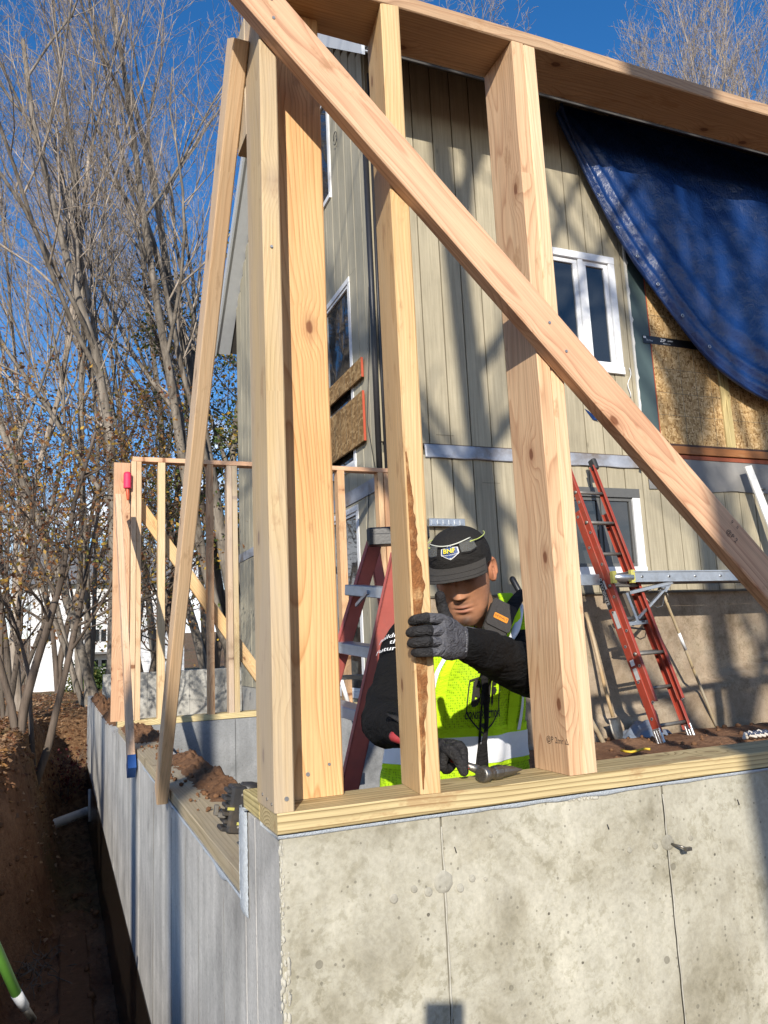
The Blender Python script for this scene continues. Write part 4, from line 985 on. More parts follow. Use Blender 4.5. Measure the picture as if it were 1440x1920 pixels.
leafy('understorey_tree', 'yellow-leaved tree glowing behind the far studs', gpt(275, 1300, 18), [((.05, 0, 1), 1, 1), ((-.2, .1, 1), .9, .8), ((.25, 0, 1), .9, .7)], 8.3, .09, und, BARK3, 56, YEL+[(.35, .2, .05)], 3800, .09)
leafy('understorey_tree', 'yellow and green tree between the far studs and the house', gpt(400, 1290, 17), [((.0, 0, 1), 1, 1), ((.15, .1, 1), .9, .8)], 7.4, .09, und, BARK3, 57, YEL+GRN, 3600, .10)
leafy('understorey_tree', 'dark green ivy-clad tree beside the gable', gpt(432, 1285, 14.6), [((.0, 0, 1), 1, 1), ((.04, .05, 1), 1.0, .8)], 9.5, .10, spec(3, (14, 6, 4), ang=((40, 80), (30, 70), (30, 70)), ratio=(.16, .5, .5), trop=(.0, .02, .02, 0), n=(9, 5, 4, 3), wob=(.05, .14, .16, .2), start=(.25, .2, .2), rmin=.003), BARK3, 58, GRN+GRN+YEL[:2], 3200, .085)
leafy('understorey_tree', 'rusty oak sapling before the white house lawn', gpt(320, 1320, 10.8+4), [((.0, 0, 1), 1, 1), ((-.2, .1, 1), .8, .8)], 4.6, .05, und, BARK3, 59, RUST+GRN[2:], 1500, .065)
leafy('understorey_tree', 'orange-brown tree far behind, filling the gap left of the frame', gpt(110, 1290, 22), [((.05, 0, 1), 1, 1), ((-.2, .1, 1), .9, .8), ((.2, 0, 1), .9, .8)], 8.5, .1, und, BARK3, 60, MIXC+YEL, 1300, .09)
leafy('understorey_tree', 'grey-brown thicket tree far behind at the left edge', gpt(20, 1290, 24), [((.05, 0, 1), 1, 1), ((-.2, .1, 1), .9, .8), ((.25, 0, 1), .9, .8)], 9.5, .1, und, BARK3, 61, MIXC, 2200, .10)
leafy('crimson_shrub', 'low crimson-leaved shrub on the leaf litter left of the wall', gpt(125, 1330, 10.5), [((.1, 0, 1), 1, 1), ((-.3, 0, 1), 1, .8), ((.4, .2, 1), .8, .8)], .75, .012, spec(2, (7, 5), n=(5, 4, 3), ang=((25, 60), (30, 65)), ratio=(.6, .5), trop=(.02, .02, 0), wob=(.1, .15, .2), start=(.2, .2), rmin=.003), BARK3, 62, CRIM, 330, .045, 'low shrubs', .09)
leafy('green_shrub', 'rounded green shrub by the white house', gpt(155, 1262, 27, -1.0), [((.1, 0, 1), 1, 1), ((-.3, 0, 1), 1, .8), ((.4, .2, 1), .8, .8)], 1.0, .02, spec(2, (8, 6), n=(5, 4, 3), ang=((25, 60), (30, 65)), ratio=(.6, .5), trop=(.02, .02, 0), wob=(.1, .15, .2), start=(.2, .2), rmin=.004), BARK3, 63, GRN, 1600, .10, 'low shrubs', .2)
leafy('green_shrub', 'dark green shrub right of the rounded one, before the white house', gpt(200, 1262, 27, -1.0), [((.1, 0, 1), 1, 1), ((-.3, 0, 1), 1, .8)], .9, .02, spec(2, (8, 6), n=(5, 4, 3), ang=((25, 60), (30, 65)), ratio=(.6, .5), trop=(.02, .02, 0), wob=(.1, .15, .2), start=(.2, .2), rmin=.004), BARK3, 64, GRN[:2], 1500, .10, 'low shrubs', .2)
# leaf litter
rg = random.Random(5); pts = []
while len(pts) < 15000:
    y = 5.4+rg.random()**1.6*16; x = rg.uniform(-1.2-y*.14, min(.5+(y-11)*.25, 4) if y > 11 else -.35)
    if y < 11 and (x > -.78+.1*rg.random() and rg.random() < .85): continue
    pts.append((x, y, gz(x, y)+rg.uniform(.005, .03)))
lt = leaves('leaf_litter', pts, .055, RUST+[(.42, .26, .14), (.50, .33, .20), (.36, .22, .13)], None, 77, flat=True); tag(lt, 'fallen brown leaves covering the woodland floor', None, None, 'stuff')
# root tangle at the trench edge
m = MB(); rg = random.Random(8); c = Zp(62, 1452, -.48)
for k in range(70):
    p = Vector((c.x+rg.gauss(0, .10), c.y+rg.gauss(0, .16), gz(c.x, c.y)+rg.uniform(-.03, .12))); d = Vector((rg.gauss(0, 1), rg.gauss(0, 1), rg.gauss(.1, .7))).normalized(); pts = [p]
    for q in range(4): d = (d+Vector((rg.gauss(0, .4), rg.gauss(0, .4), rg.gauss(-.1, .3)))).normalized(); pts.append(pts[-1]+d*.05)
    m.tube(pts, [.004, .0035, .003, .002, .001], 4)
tag(m.build('root_tangle', BARK1), 'tangle of torn roots at the edge of the trench', None, None, 'stuff')
# ------------------------------------------------------------------ the white neighbour house
c = Yp(60, 1285, 40); NH = thing('neighbour_house', 'white neighbour house with grey roof half hidden by the trees', 'house', (c.x+4.5, 40, -1.6))
wx0 = Yp(58, 1200, 40).x; wx1 = Yp(345, 1200, 40).x; zt = Yp(200, 1095, 40).z
NW = plain('white_clapboard', (.66, .66, .66), .6, var=.05, scale=3)
solid('wall', (wx0, wx1), (40.0, 47), (-1.8, zt), NW, NH)
for k in range(22): solid('clapboard', (wx0-.01, wx1), (39.97, 39.999), (-1.6+k*.22, -1.6+k*.22+.2), NW, NH)
NR = plain('grey_shingle', (.17, .17, .17), .8, var=.2, scale=3)
m = MB(); m.prism([(wx0-.4, 39.5, zt), (wx0-.4, 47.5, zt), (wx0-.4, 43.5, zt+2.3)], (0, 0, 0), (wx1-wx0+.8, 0, 0)); m.build('roof', NR, NH)
for u0, u1, v0, v1 in ((164, 174, 1180, 1203), (176, 186, 1180, 1203), (189, 199, 1180, 1203), (161, 170, 1237, 1255), (174, 184, 1237, 1252), (190, 200, 1237, 1252), (84, 96, 1175, 1203), (110, 121, 1175, 1203), (255, 266, 1180, 1203), (290, 302, 1180, 1203)):
    a = Yp(u0, v1, 39.96); d = Yp(u1, v0, 39.96)
    f_ = solid('window', (a.x-.06, d.x+.06), (39.93, 39.968), (a.z-.06, d.z+.06), NW, NH); solid('pane', (a.x, d.x), (39.91, 39.929), (a.z, d.z), GLASS, f_)
solid('porch_roof', (Yp(150, 1225, 39).x, Yp(212, 1225, 39).x), (38.6, 39.96), (Yp(150, 1228, 39).z, Yp(150, 1224, 39).z), NR, NH)
# ------------------------------------------------------------------ orange extension ladder
def frame_mx(o, z, x):
    z = Vector(z).normalized(); x = Vector(x); x = (x-z*x.dot(z)).normalized(); y = z.cross(x)
    return Matrix(((x.x, y.x, z.x, o[0]), (x.y, y.y, z.y, o[1]), (x.z, y.z, z.z, o[2]), (0, 0, 0, 1)))
F2 = Yp(1296, 1380, 3.75); T2 = Yp(1102, 872, 4.50); F1 = Yp(1238, 1390, 3.70)
lad = thing('extension_ladder', 'red fibreglass extension ladder leaning on the house wall behind the doubled stud', 'ladder', F1)
ax = (T2-F2).normalized(); side = (F2-F1); LW_ = side.length; side.normalize()
nrm = ax.cross(side).normalized()
if nrm.y > 0: nrm = -nrm        # towards the climber
LEN = (T2-F2).length
def rail(name, o, a, b_, off, wdt=.075, th=.028, mat=REDF, sgn=1):
    """C channel from a to b along the ladder, web outwards"""
    m = MB(); M = frame_mx(o+nrm*off, ax, nrm)
    # local x = nrm, y = ax x nrm ; choose web side
    t = .005
    m.box(-wdt/2, wdt/2, -t/2, t/2, a, b_, M=M, b=.0015)
    for x in (-wdt/2, wdt/2-t): m.box(x, x+t, (0 if sgn > 0 else -th), (th if sgn > 0 else 0), a, b_, M=M, b=.0012)
    return m.build(name, mat, lad)
yl = ax.cross(nrm)              # local y
sg = 1 if yl.dot(side) > 0 else -1
base_top = LEN*.80; fly_bot = .30
for o, s_ in ((F1, sg), (F2, -sg)):
    r_ = rail('rail', o, .06, base_top, .0, sgn=s_)
    r2_ = rail('fly_rail', o+side*(.012 if s_ == sg else -.012), fly_bot, LEN-.05, .062, sgn=s_, wdt=.055)
    # feet
    m = MB(); M = frame_mx(o, ax, nrm)
    for k in range(3): m.box(-.035+k*.026, -.018+k*.026, -.008, .02 if s_ > 0 else .012, -.02, .085, M=M, b=.002)
    m.box(-.04, .04, -.006, .006, -.01, .10, M=M, b=.002); m.build('foot', ALU, lad)
    m = MB(); M = frame_mx(o+nrm*.062, ax, nrm); m.box(-.04, .04, -.022, .03, LEN-.09, LEN+.02, M=M, b=.012); m.build('end_cap', RUBBER, lad)
    # rivet plates and stickers along the web
    out = -side if s_ == sg else side
    for k in range(7):
        z = .18+k*.305
        for off, q in ((0, 0), (.062, .12)):
            if off == 0 and z > base_top: continue
            p = o+ax*(z+q)+nrm*off+out*.0035+(side*(.012 if s_ == sg else -.012) if off else Vector((0, 0, 0)))
            if z+q > LEN-.1: continue
            mm = MB(); mm.tube([p-out*.004, p+out*.003], [.013, .013], 10, smooth=False); mm.tube([p+out*.003, p+out*.0034], [.007, .007], 8, mi=1, smooth=False); mm.build('rung_rivet', [ALU, RUBBER], lad)
    # warning stickers on the face turned to the climber
    stk = plain('sticker_grey', (.42, .43, .42), .5); sty = plain('sticker_yellow', (.62, .45, .04), .5)
    for z, h, mt in ((.50, .10, stk), (.62, .05, WHITEPRINT), (.95, .15, stk), (1.30, .08, stk)) if s_ == sg else ((1.62, .06, sty), (1.85, .04, WHITEPRINT)):
        mm = MB(); M = frame_mx(o+out*.0036, ax, nrm); mm.box(-.012, .03, -.0006, .0006, z, z+h, M=M); mm.build('sticker', mt, lad)
RUNG = GREYR
for k in range(8):
    z = .12+k*.305
    if z < base_top-.05: m = MB(); m.tube([F1+ax*z, F2+ax*z], .0155, 10); m.build('rung', RUNG, lad)
    z = fly_bot+.10+k*.305
    if z < LEN-.08 and (k % 2 or z > base_top-.3): m = MB(); m.tube([F1+ax*z+nrm*.062, F2+ax*z+nrm*.062], .0155, 10); m.build('rung', RUNG, lad)
out = -side
M = frame_mx(F1-side*.0042, ax, nrm)
v = MB(); lettering('', 'LOUISVILLE', .040, lambda x, y: M @ Vector((-y-.012, -.0012*sg, 1.27-x)), WHITEPRINT, mb=v, bold=.0006); v.build('maker_print', WHITEPRINT, lad)
M3 = frame_mx(F1-side*.0040, ax, nrm); m = MB(); m.box(-.037, .012, -.0008, .0008, 1.13, 1.41, M=M3, b=.003); m.build('print_panel', BLK, lad)
# ------------------------------------------------------------------ ladder jack and aluminium stage
YS = 4.02
def q(u, v_, y=YS): return Yp(u, v_, y)
jk = thing('ladder_jack', 'folding aluminium ladder jack hooked on the red ladder under the stage', 'ladder jack', q(1200, 1170))
def bar(name, a, b_, w_, t, mat=ALU, parent=jk, wd=(0, 1, 0), bev=.003):
    return board(name, a, b_, w_, t, wd, mat, parent, bev, warp=0, seg=2)
bar('arm', q(1178, 1112), q(1258, 1092), .05, .03); bar('upright', q(1172, 1112), q(1194, 1168), .05, .03, wd=(0, 1, 0))
bar('strut', q(1196, 1160), q(1248, 1102), .03, .022); bar('hook_plate', q(1176, 1170), q(1212, 1166), .05, .035)
bar('lower_hook', q(1176, 1176), q(1208, 1180), .03, .015, BLK)
m = MB(); m.prism([q(1238, 1107), q(1246, 1085), q(1254, 1082), q(1258, 1097), q(1250, 1110)], (0, 0, 0), (0, .04, 0)); m.build('lock_plate', ALU, jk)
for u, v_ in ((1240, 1104), (1202, 1165), (1214, 1108)):
    m = MB(); p = q(u, v_); m.tube([p-Vector((0, .04, 0)), p+Vector((0, .03, 0))], .01, 8); m.build('bolt', STEEL, jk)
m = MB(); m.tube([q(1245, 1118), q(1242, 1136), q(1232, 1140), q(1222, 1134), q(1210, 1120)], .006, 6); m.build('locking_wire', STEEL, jk)
stg = thing('aluminium_stage', 'aluminium stage plank lying on the ladder jack, in front of the house', 'plank', q(1182, 1085))
a = q(1182, 1085, YS); z0 = q(1182, 1092, YS).z; z1 = q(1182, 1072, YS).z
x0, x1 = a.x, 6.6
m = MB()
for yy in (YS-.035, YS+.27):
    m.box(x0, x1, yy, yy+.004, z0, z1); m.box(x0, x1, yy-(.012 if yy < YS else 0), yy+(.004 if yy < YS else .016), z1-.006, z1); m.box(x0, x1, yy-(.012 if yy < YS else 0), yy+(.004 if yy < YS else .016), z0, z0+.006)
m.build('side_rail', ALU, stg)
solid('deck', (x0+.02, x1), (YS-.03, YS+.268), (z1+.001, z1+.006), ALU, stg)
for k in range(7):
    xx = x0+.10+k*.30
    m = MB(); m.tube([(xx, YS-.04, (z0+z1)/2), (xx, YS+.27, (z0+z1)/2)], .012, 8); m.tube([(xx, YS-.0425, (z0+z1)/2), (xx, YS-.0395, (z0+z1)/2)], .007, 8, mi=1); m.build('stage_rung', [ALU, BLK], stg)
YELC = plain('yellow_end_cap', (.45, .42, .10), .6)
for dx in (0, -.20): solid('end_cap', (x0-.02+dx, x0+.02+dx), (YS-.046, YS-.002), (z0-.008, z1+.014-.01*(dx < 0)), YELC, stg, .004)
m = MB(); m.tube([(x0-.2, YS-.02, (z0+z1)/2-.005), (x0, YS-.02, (z0+z1)/2-.005)], (z1-z0)*.38, 10); m.build('end_roller', ALU, stg)
solid('tail_piece', (x0-.50, x0-.2), (YS+.10, YS+.14), (z0-.01, z1-.01), ALU, stg)
# ------------------------------------------------------------------ poles, boards, shovel
a = Yp(1243, 1112, 4.15); b_ = Yp(1346, 1370, 4.45)
pl = thing('rake_pole', 'wooden pole with wire fork end leaning on the stage', 'pole', b_)
POLE = wood('pole_wood', (.46, .33, .17), (.38, .26, .13), (.22, .13, .06), grey=(.45, .43, .38), greyamt=.5)
d = (b_-a); m = MB(); m.tube([a+d*k/10 for k in range(11)], [.0135]*11, 9); m.build('shaft', POLE, pl)
m = MB(); m.tube([a+d*.28, a+d*.40], .0148, 9); m.build('white_paint_band', TRIM, pl)
m = MB(); m.tube([a+Vector((-.03, 0, -.12)), a+Vector((-.045, 0, -.03)), a+Vector((-.02, 0, .03)), a+Vector((.03, 0, .04)), a+Vector((.055, 0, -.02)), a+Vector((.05, 0, -.08))], .006, 6); m.build('wire_fork', STEEL, pl)
a = Yp(1402, 874, 4.45); b_ = Yp(1464, 1030, 4.35)
tag(board('white_board', a, b_+(b_-a)*.9, .10, .02, (1, 0, 0), WHITEB), 'white painted board leaning at the right edge under the ledger', 'board')
sh = thing('shovel', 'dirty shovel leaning on the house foundation behind the doubled stud', 'shovel', Yp(1150, 1380, 4.5))
a = Yp(1098, 1148, 4.52); b_ = Yp(1150, 1345, 4.35); d = b_-a
m = MB(); m.tube([a+d*k/6+Vector((.006*math.sin(k), 0, 0)) for k in range(7)], .016, 8); m.build('handle', POLE, sh)
m = MB(); e = d.normalized(); sd = Vector((.9, .4, 0)).normalized()
def blf(u, v_):
    w_ = .10*(1-.75*max(0, v_-.45)**1.6/.55**1.6); return b_+e*(v_*.26)+sd*(u-.5)*2*w_+Vector((0, -.03, .0))*(1-(2*u-1)**2)
m.grid(blf, 8, 10); o = m.build('blade', STEEL, sh); md = o.modifiers.new('s', 'SOLIDIFY'); md.thickness = .003
bk = thing('plastic_sheet_scrap', 'crumpled grey plastic sheet on the dirt behind the ladder', 'plastic sheet', Yp(1210, 1370, 4.3))
m = MB(); c = Yp(1212, 1376, 4.25); m.grid(lambda u, v_: (c.x-.22+u*.44, c.y-.12+v_*.3, c.z-.02+.13*math.sin(u*3.14)*math.sin(v_*3.14)+.05*noise.noise(Vector((u*5, v_*5, 2)))), 20, 14); m.build('sheet', plain('grey_plastic', (.17, .20, .25), .35, var=.2), bk)
m = MB(); m.tube([Zp(1165+k*9, 1407+3*math.sin(k*.9), -.50) for k in range(7)], .009, 7); tag(m.build('yellow_rope', plain('yellow_rope', (.62, .42, .03), .6)), 'short yellow rope end on the dirt by the sill', 'rope')
c = Zp(1412, 1386, -.52); gl = thing('work_glove_heap', 'crumpled white and blue work gloves on the dirt at the right edge', 'gloves', c)
m = MB()
for k in range(5): m.tube([c+Vector((-.09+.05*k, .02*k, .015)), c+Vector((-.05+.05*k, .03, .04+.01*(k % 2))), c+Vector((.0+.045*k, -.03, .02))], [.014, .016, .010], 8, round_end=True)
m.build('glove', plain('pale_glove', (.52, .48, .42), .8, var=.3), gl)
m = MB()
for k in range(9): m.tube([c+Vector((-.05+.025*k, -.02, .04)), c+Vector((-.03+.025*k, .03, .055)), c+Vector((.0+.025*k, .07, .02))], .006, 5)
m.build('blue_cuff', plain('blue_cuff', (.05, .07, .13), .8), gl)
m = MB(); rg = random.Random(4)
for k in range(24):
    u, v_ = rg.uniform(1320, 1440), rg.uniform(1352, 1372); p = Yp(u, v_, 4.40); crumb(m, (p.x, p.y, gz(p.x, p.y)+.01), (rg.uniform(.02, .06), .03, rg.uniform(.01, .03)), 700+k)
tag(m.build('rubble', CRUST), 'small rubble at the foot of the house wall', None, None, 'stuff')
# ------------------------------------------------------------------ red step ladder behind the worker
stl = thing('step_ladder', 'faded red step ladder with black top standing behind the corner studs', 'step ladder', (1.2, 2.2, -.95))
def dp(u, v_, dep): return CPOS+sight(u, v_)*dep
def chan(name, a, b_, w_, t, face, mat=PINKF, lip=.02):
    """channel rail with its web facing 'face'"""
    a, b_ = Vector(a), Vector(b_); z = (b_-a); L = z.length; M = frame_mx(a, z, face); m = MB()
    m.box(-.003, .003, -w_/2, w_/2, 0, L, M=M); m.box(-lip, .003, -w_/2, -w_/2+.004, 0, L, M=M); m.box(-lip, .003, w_/2-.004, w_/2, 0, L, M=M)
    return m.build(name, mat, stl)
vw = -sight(700, 1200).normalized()
RA, RB = dp(752, 1040, 3.05), dp(653, 1492, 2.95)
LA, LB = dp(706, 1012, 3.40), dp(622, 1290, 3.32)
RB = RA+(RB-RA)*1.55; LB = LA+(LB-LA)*2.5
chan('front_rail', RA, RB, .075, .03, (vw+CR*.55)); chan('front_rail', LA, LB, .07, .03, (vw+CR*.9))
QA = dp(744, 1012, 3.45); chan('rear_rail', QA, QA+Vector((.30, .10, -1.65)), .05, .02, vw+CR*.3); QB = dp(700, 1015, 3.75)
chan('rear_rail', QB, QB+Vector((.28, .12, -1.65)), .05, .02, vw+CR*.3)
STEPM = plain('ladder_step_metal', (.40, .43, .47), .42, .6, var=.2, scale=30, dirt=(.28, .26, .24), dirt_amt=.5)
def step(u0, v0, u1, v1, d0, d1, h):
    a, b_ = dp(u0, v0, d0), dp(u1, v1, d1); board('step', a, b_, h, .09, (0, 0, 1), STEPM, stl, .003, warp=0, seg=1)
for (u0, v0, u1, v1) in ((664, 1106, 740, 1112), (637, 1212, 716, 1224), (620, 1322, 688, 1342), (600, 1440, 665, 1462)): step(u0, v0, u1, v1, 3.36, 3.06, .045)
board('spreader', dp(640, 1270, 3.5), dp(730, 1268, 3.5), .02, .012, (0, 0, 1), STEEL, stl, .002, warp=0, seg=1)
m = MB(); c = dp(731, 1006, 3.25); M = frame_mx(c, (0, 0, 1), CR); m.box(-.095, .16, -.10, .10, -.03, .028, M=M, b=.012); m.box(-.088, .15, -.108, -.098, -.045, .0, M=M, b=.004); m.build('top_cap', BLK, stl)
board('brace_strap', dp(668, 1135, 3.3), dp(690, 1110, 3.15), .015, .01, (0, 0, 1), STEPM, stl, .001, warp=0, seg=1); board('brace_strap', dp(738, 1140, 3.1), dp(728, 1112, 3.1), .015, .01, (1, 0, 0), STEPM, stl, .001, warp=0, seg=1); board('brace_strap', dp(712, 1255, 3.1), dp(703, 1222, 3.12), .015, .01, (1, 0, 0), STEPM, stl, .001, warp=0, seg=1)
# white stick with red tip inside
m = MB(); a, b_ = Yp(640, 1275, 4.0), Yp(654, 1322, 4.0); m.tube([a, b_], .016, 8); o = tag(m.build('marking_stick', WHITEB), 'white stick with a red tip leaning inside the far frame', 'stick'); m = MB(); m.tube([b_-(b_-a)*.12, b_+(b_-a)*.12], .0185, 8); m.build('red_tip', plain('red_paint', (.5, .02, .02), .5), o)
# ------------------------------------------------------------------ chalk line reel, nail gun, pipe, green pole
c = Yp(239, 890, YF-.03); rl = thing('string_reel', 'bright pink mason line reel with orange handle hung on the far corner board', 'string reel', c)
PINK = plain('pink_line', (.75, .03, .10), .6, var=.25, scale=200); ORH = plain('orange_handle', (.50, .08, .03), .45)
zt_ = Yp(239, 888, YF-.03).z; zb_ = Yp(239, 916, YF-.03).z; ze = Yp(241, 936, YF-.03).z
m = MB(); h = zt_-zb_
m.tube([(c.x, c.y, zb_+h*k/24) for k in range(25)], [.026+.0022*(k % 2)-(.004 if k in (0, 24) else 0) for k in range(25)], 14); m.build('wound_line', PINK, rl)
m = MB(); m.tube([(c.x, c.y, zt_+.012), (c.x, c.y, zt_+.002)], [.014, .026], 12); m.build('reel_flange', PINK, rl)
m = MB(); m.tube([(c.x, c.y, zb_), (c.x+.002, c.y, zb_-.01), (c.x+.004, c.y, (zb_+ze)/2), (c.x+.006, c.y, ze)], [.010, .012, .014, .009], 10, round_end=True); m.build('handle', ORH, rl)
ng = thing('nail_gun', 'black framing nail gun lying on the low side sill by the corner', 'nail gun', (.09, .50, -.15))
cv = Vector((.085, .55, -.10))
GUN = plain('gun_metal', (.035, .034, .035), .45, .2, var=.5, scale=60, dirt=(.16, .12, .07), dirt_amt=.5); GUNL = plain('gun_worn_metal', (.22, .20, .17), .45, .5, var=.4, scale=50)
def gp(u, v_, y): return Yp(u, v_, y)
# body: leaning housing, magazine rails, handle to the right
m = MB(); A = gp(436, 1560, .46); B = gp(448, 1472, .46); M = frame_mx(A, B-A, (1, 0, 0)); Lg = (B-A).length
m.box(-.020, .016, -.03, .03, 0, Lg, M=M, b=.006)
for k in range(6): m.box(-.034+.004*(k % 2), -.016, -.024, .024, Lg*(.04+k*.16), Lg*(.13+k*.16), M=M, b=.004)
m.build('magazine', GUN, ng)
m = MB(); m.box(-.042, -.022, -.018, .018, Lg*.30, Lg*.42, M=M, b=.004); m.box(-.05, -.04, -.008, .008, Lg*.34, Lg*.56, M=M, b=.002); m.box(.012, .03, -.026, .026, Lg*.12, Lg*.2, M=M, b=.003); m.build('pusher', GUNL, ng)
m = MB(); m.tube([gp(452, 1478, .46), gp(470, 1480, .46), gp(490, 1484, .48)], [.015, .018, .018], 12); m.build('motor_barrel', GUN, ng)
m = MB(); m.box(.014, .062, -.03, .034, Lg*.3, Lg*.86, M=M, b=.014); m.build('housing', GUN, ng)
m = MB(); m.box(.016, .07, -.02, .026, Lg*.02, Lg*.24, M=M, b=.006); m.build('nose', GUN, ng)
m = MB(); m.box(-.026, -.01, -.031, -.0305, Lg*.5, Lg*.56, M=M); m.box(0.0, .012, -.0315, -.0305, Lg*.2, Lg*.26, M=M); m.build('yellow_mark', YELC, ng)
for k in range(5): m = MB(); p = M @ Vector((.005+.01*(k % 2), -.03, Lg*(.15+.17*k))); m.tube([p, p-Vector((0, .003, 0))], .004, 8); m.build('screw_head', GUNL, ng)
PVC = plain('dirty_white_pipe', (.78, .74, .64), .55, var=.15, scale=12, dirt=(.22, .13, .07), dirt_amt=.75)
a = Xp(168, 1520, .02); b_ = Zp(112, 1541, a.z-.06); d = (b_-a)
m = MB(); m.tube([a-d*.1, a, b_, b_+d*.8], .062, 14); tag(m.build('drain_pipe', PVC), 'dirty white drain pipe crossing the trench into the wall', 'pipe')
a = Xp(168, 1480, -.012); m = MB(); m.tube([a, Xp(168, 1540, -.012)], .018, 8); tag(m.build('riser_pipe', PVC), 'thin pale pipe standing against the wall above the drain pipe', 'pipe')
GREENP = plain('green_fibreglass', (.13, .33, .05), .4, var=.15)
gpn = thing('green_tool_pole', 'bright green tool pole with a white sleeve in the trench corner', 'pole', Zp(45, 1885, -.9))
a = dp(-14, 1762, 2.55); b_ = dp(30, 1862, 2.72); c2 = dp(46, 1888, 2.76); m = MB(); m.tube([a, b_], .0175, 12, round_end=True); m.build('shaft', GREENP, gpn)
m = MB(); m.tube([b_, c2], [.0185, .017], 12); m.build('white_sleeve', TRIM, gpn); m = MB(); m.tube([c2, dp(62, 1912, 2.80)], [.013, .013], 10); m.build('ferrule', STEEL, gpn)
# channel drain slab in the trench
m = MB(); c = Xp(150, 1720, -.35); m.box(-.34, -.14, 3.4, 6.2, gz(-.3, 4.5)-.12, gz(-.3, 4.5)+.045, b=.02)
tag(m.build('concrete_slab', CLOD), 'dirty concrete footing slab lying in the dark trench', 'slab')
# ------------------------------------------------------------------ the worker
def tintmat(name, rough, spec=.4, sss=0.0, bscale=120, bstr=.2):
    m, nt, b = newmat(name, rough, spec=spec); tc = nd(nt, 'TexCoord').outputs['Object']
    a = nd(nt, 'Attribute', attribute_name='tint').outputs['Color']
    c = mix(nt, .35, a, ramp(nt, noi(nt, tc, 45, 6, .65), [(.3, .62), (.7, 1.22)]), 'MULTIPLY'); setb(nt, b, 'Base Color', c)
    if sss: setb(nt, b, 'Roughness', ramp(nt, noi(nt, tc, 60, 4), [(.3, .48), (.7, .75)])); b.inputs['Subsurface Weight'].default_value = sss; b.inputs['Subsurface Radius'].default_value = (.01, .004, .002); b.inputs['Subsurface Scale'].default_value = .6
    bump(nt, b, noi(nt, tc, bscale, 4), bstr, .002); return m
def cloth(name, col, wr=.6, scale=9, fine=260, var=.25, rough=.9):
    m, nt, b = newmat(name, rough, spec=.2); p = nd(nt, 'NewGeometry').outputs['Position']
    n1 = noi(nt, vmul(nt, p, (1, 1, 1.6)), scale, 3, .5, 1.2)
    c = mix(nt, noi(nt, p, fine, 3), tuple(x*(1-var) for x in col), tuple(x*(1+var) for x in col))
    d = ramp(nt, noi(nt, p, 14, 5, .65), [(.55, 0.0), (.75, .5)]); c = mix(nt, d, c, tuple(x*.9+.004 for x in col))
    setb(nt, b, 'Base Color', c); bump(nt, b, mth(nt, 'ADD', mth(nt, 'ADD', n1, mth(nt, 'MULTIPLY', noi(nt, vmul(nt, p, (1, 1, 2.2)), scale*3, 3, .55, 1.5), .3)), mth(nt, 'MULTIPLY', noi(nt, p, fine, 2), .06)), min(1, wr*1.5), .03); return m
SKIN = tintmat('skin', .55, .3, .10)
SHIRT = cloth('black_knit_shirt', (.0055, .0055, .006)); PANTS = cloth('dark_work_trousers', (.03, .028, .027)); CAPM = cloth('worn_black_cap', (.019, .018, .0175), .25, 14, 420, .35); BRIMM = cloth('grey_cap_brim', (.047, .044, .041), .2, 12, 500, .35)
GLOVEG = cloth('grey_glove_knit', (.115, .115, .128), .5, 26, 600, .3); GLOVEB = cloth('black_glove_palm', (.028, .027, .028), .4, 40, 300, .3, .6)
HIVIS, nt, b = newmat('hi_vis_mesh', .8, spec=.2); p = nd(nt, 'NewGeometry').outputs['Position']
hv = nd(nt, 'TexVoronoi', {'Vector': vmul(nt, p, (1, 1, .8)), 'Scale': 170.0, 'Randomness': .25})
hvc = mix(nt, ramp(nt, hv.outputs[0], [(.25, .85), (.42, 0.0)]), (.46, .72, .012), (.19, .33, .01)); setb(nt, b, 'Base Color', mix(nt, ramp(nt, noi(nt, p, 9, 6, .7), [(.52, 0.0), (.78, .55)]), hvc, (.20, .24, .05)))
bump(nt, b, mth(nt, 'ADD', noi(nt, vmul(nt, p, (1, 1, .6)), 8, 3, .5, 1.0), mth(nt, 'MULTIPLY', hv.outputs[0], .08)), .6, .03)
HIVP = cloth('hi_vis_binding', (.52, .80, .015), .3, 10, 300, .1); REFL = plain('silver_reflective_tape', (.80, .81, .84), .5, .0, var=.06, scale=40, bmp=.2)
STRAP = cloth('black_webbing', (.016, .015, .015), .3, 20, 500, .3); LEATH = plain('dark_leather', (.035, .022, .016), .55, var=.4, scale=40, bmp=.4)
YPRINT = plain('yellow_print', (.70, .60, .03), .6, var=.05); BPRINT = plain('blue_print', (.035, .07, .20), .6, var=.05); OPRINT = plain('orange_print', (.62, .22, .01), .6, var=.05)
def loft(m, secs, n=20, mi=0, cap=True, smooth=True):
    """secs: (centre, axis_u, ru, axis_v, rv)"""
    vs = []; fs = []
    for c, au, ru, av, rv in secs:
        for k in range(n):
            t = 2*math.pi*k/n; vs.append(Vector(c)+au*(ru*math.cos(t))+av*(rv*math.sin(t)))
    for i in range(len(secs)-1):
        for k in range(n): k2 = (k+1) % n; fs.append((i*n+k, i*n+k2, (i+1)*n+k2, (i+1)*n+k))
    if cap: fs.append(tuple(range(n-1, -1, -1))); fs.append(tuple((len(secs)-1)*n+k for k in range(n)))
    m.add(vs, fs, mi, smooth)
def smoothpts(pts, n=4):
    out = []
    for i in range(len(pts)-1):
        p0 = pts[max(i-1, 0)]; p1 = pts[i]; p2 = pts[i+1]; p3 = pts[min(i+2, len(pts)-1)]
        for k in range(n):
            q_ = k/n; out.append(.5*((2*p1)+(p2-p0)*q_+(2*p0-5*p1+4*p2-p3)*q_*q_+(3*p1-p0-3*p2+p3)*q_**3))
    return out+[pts[-1]]
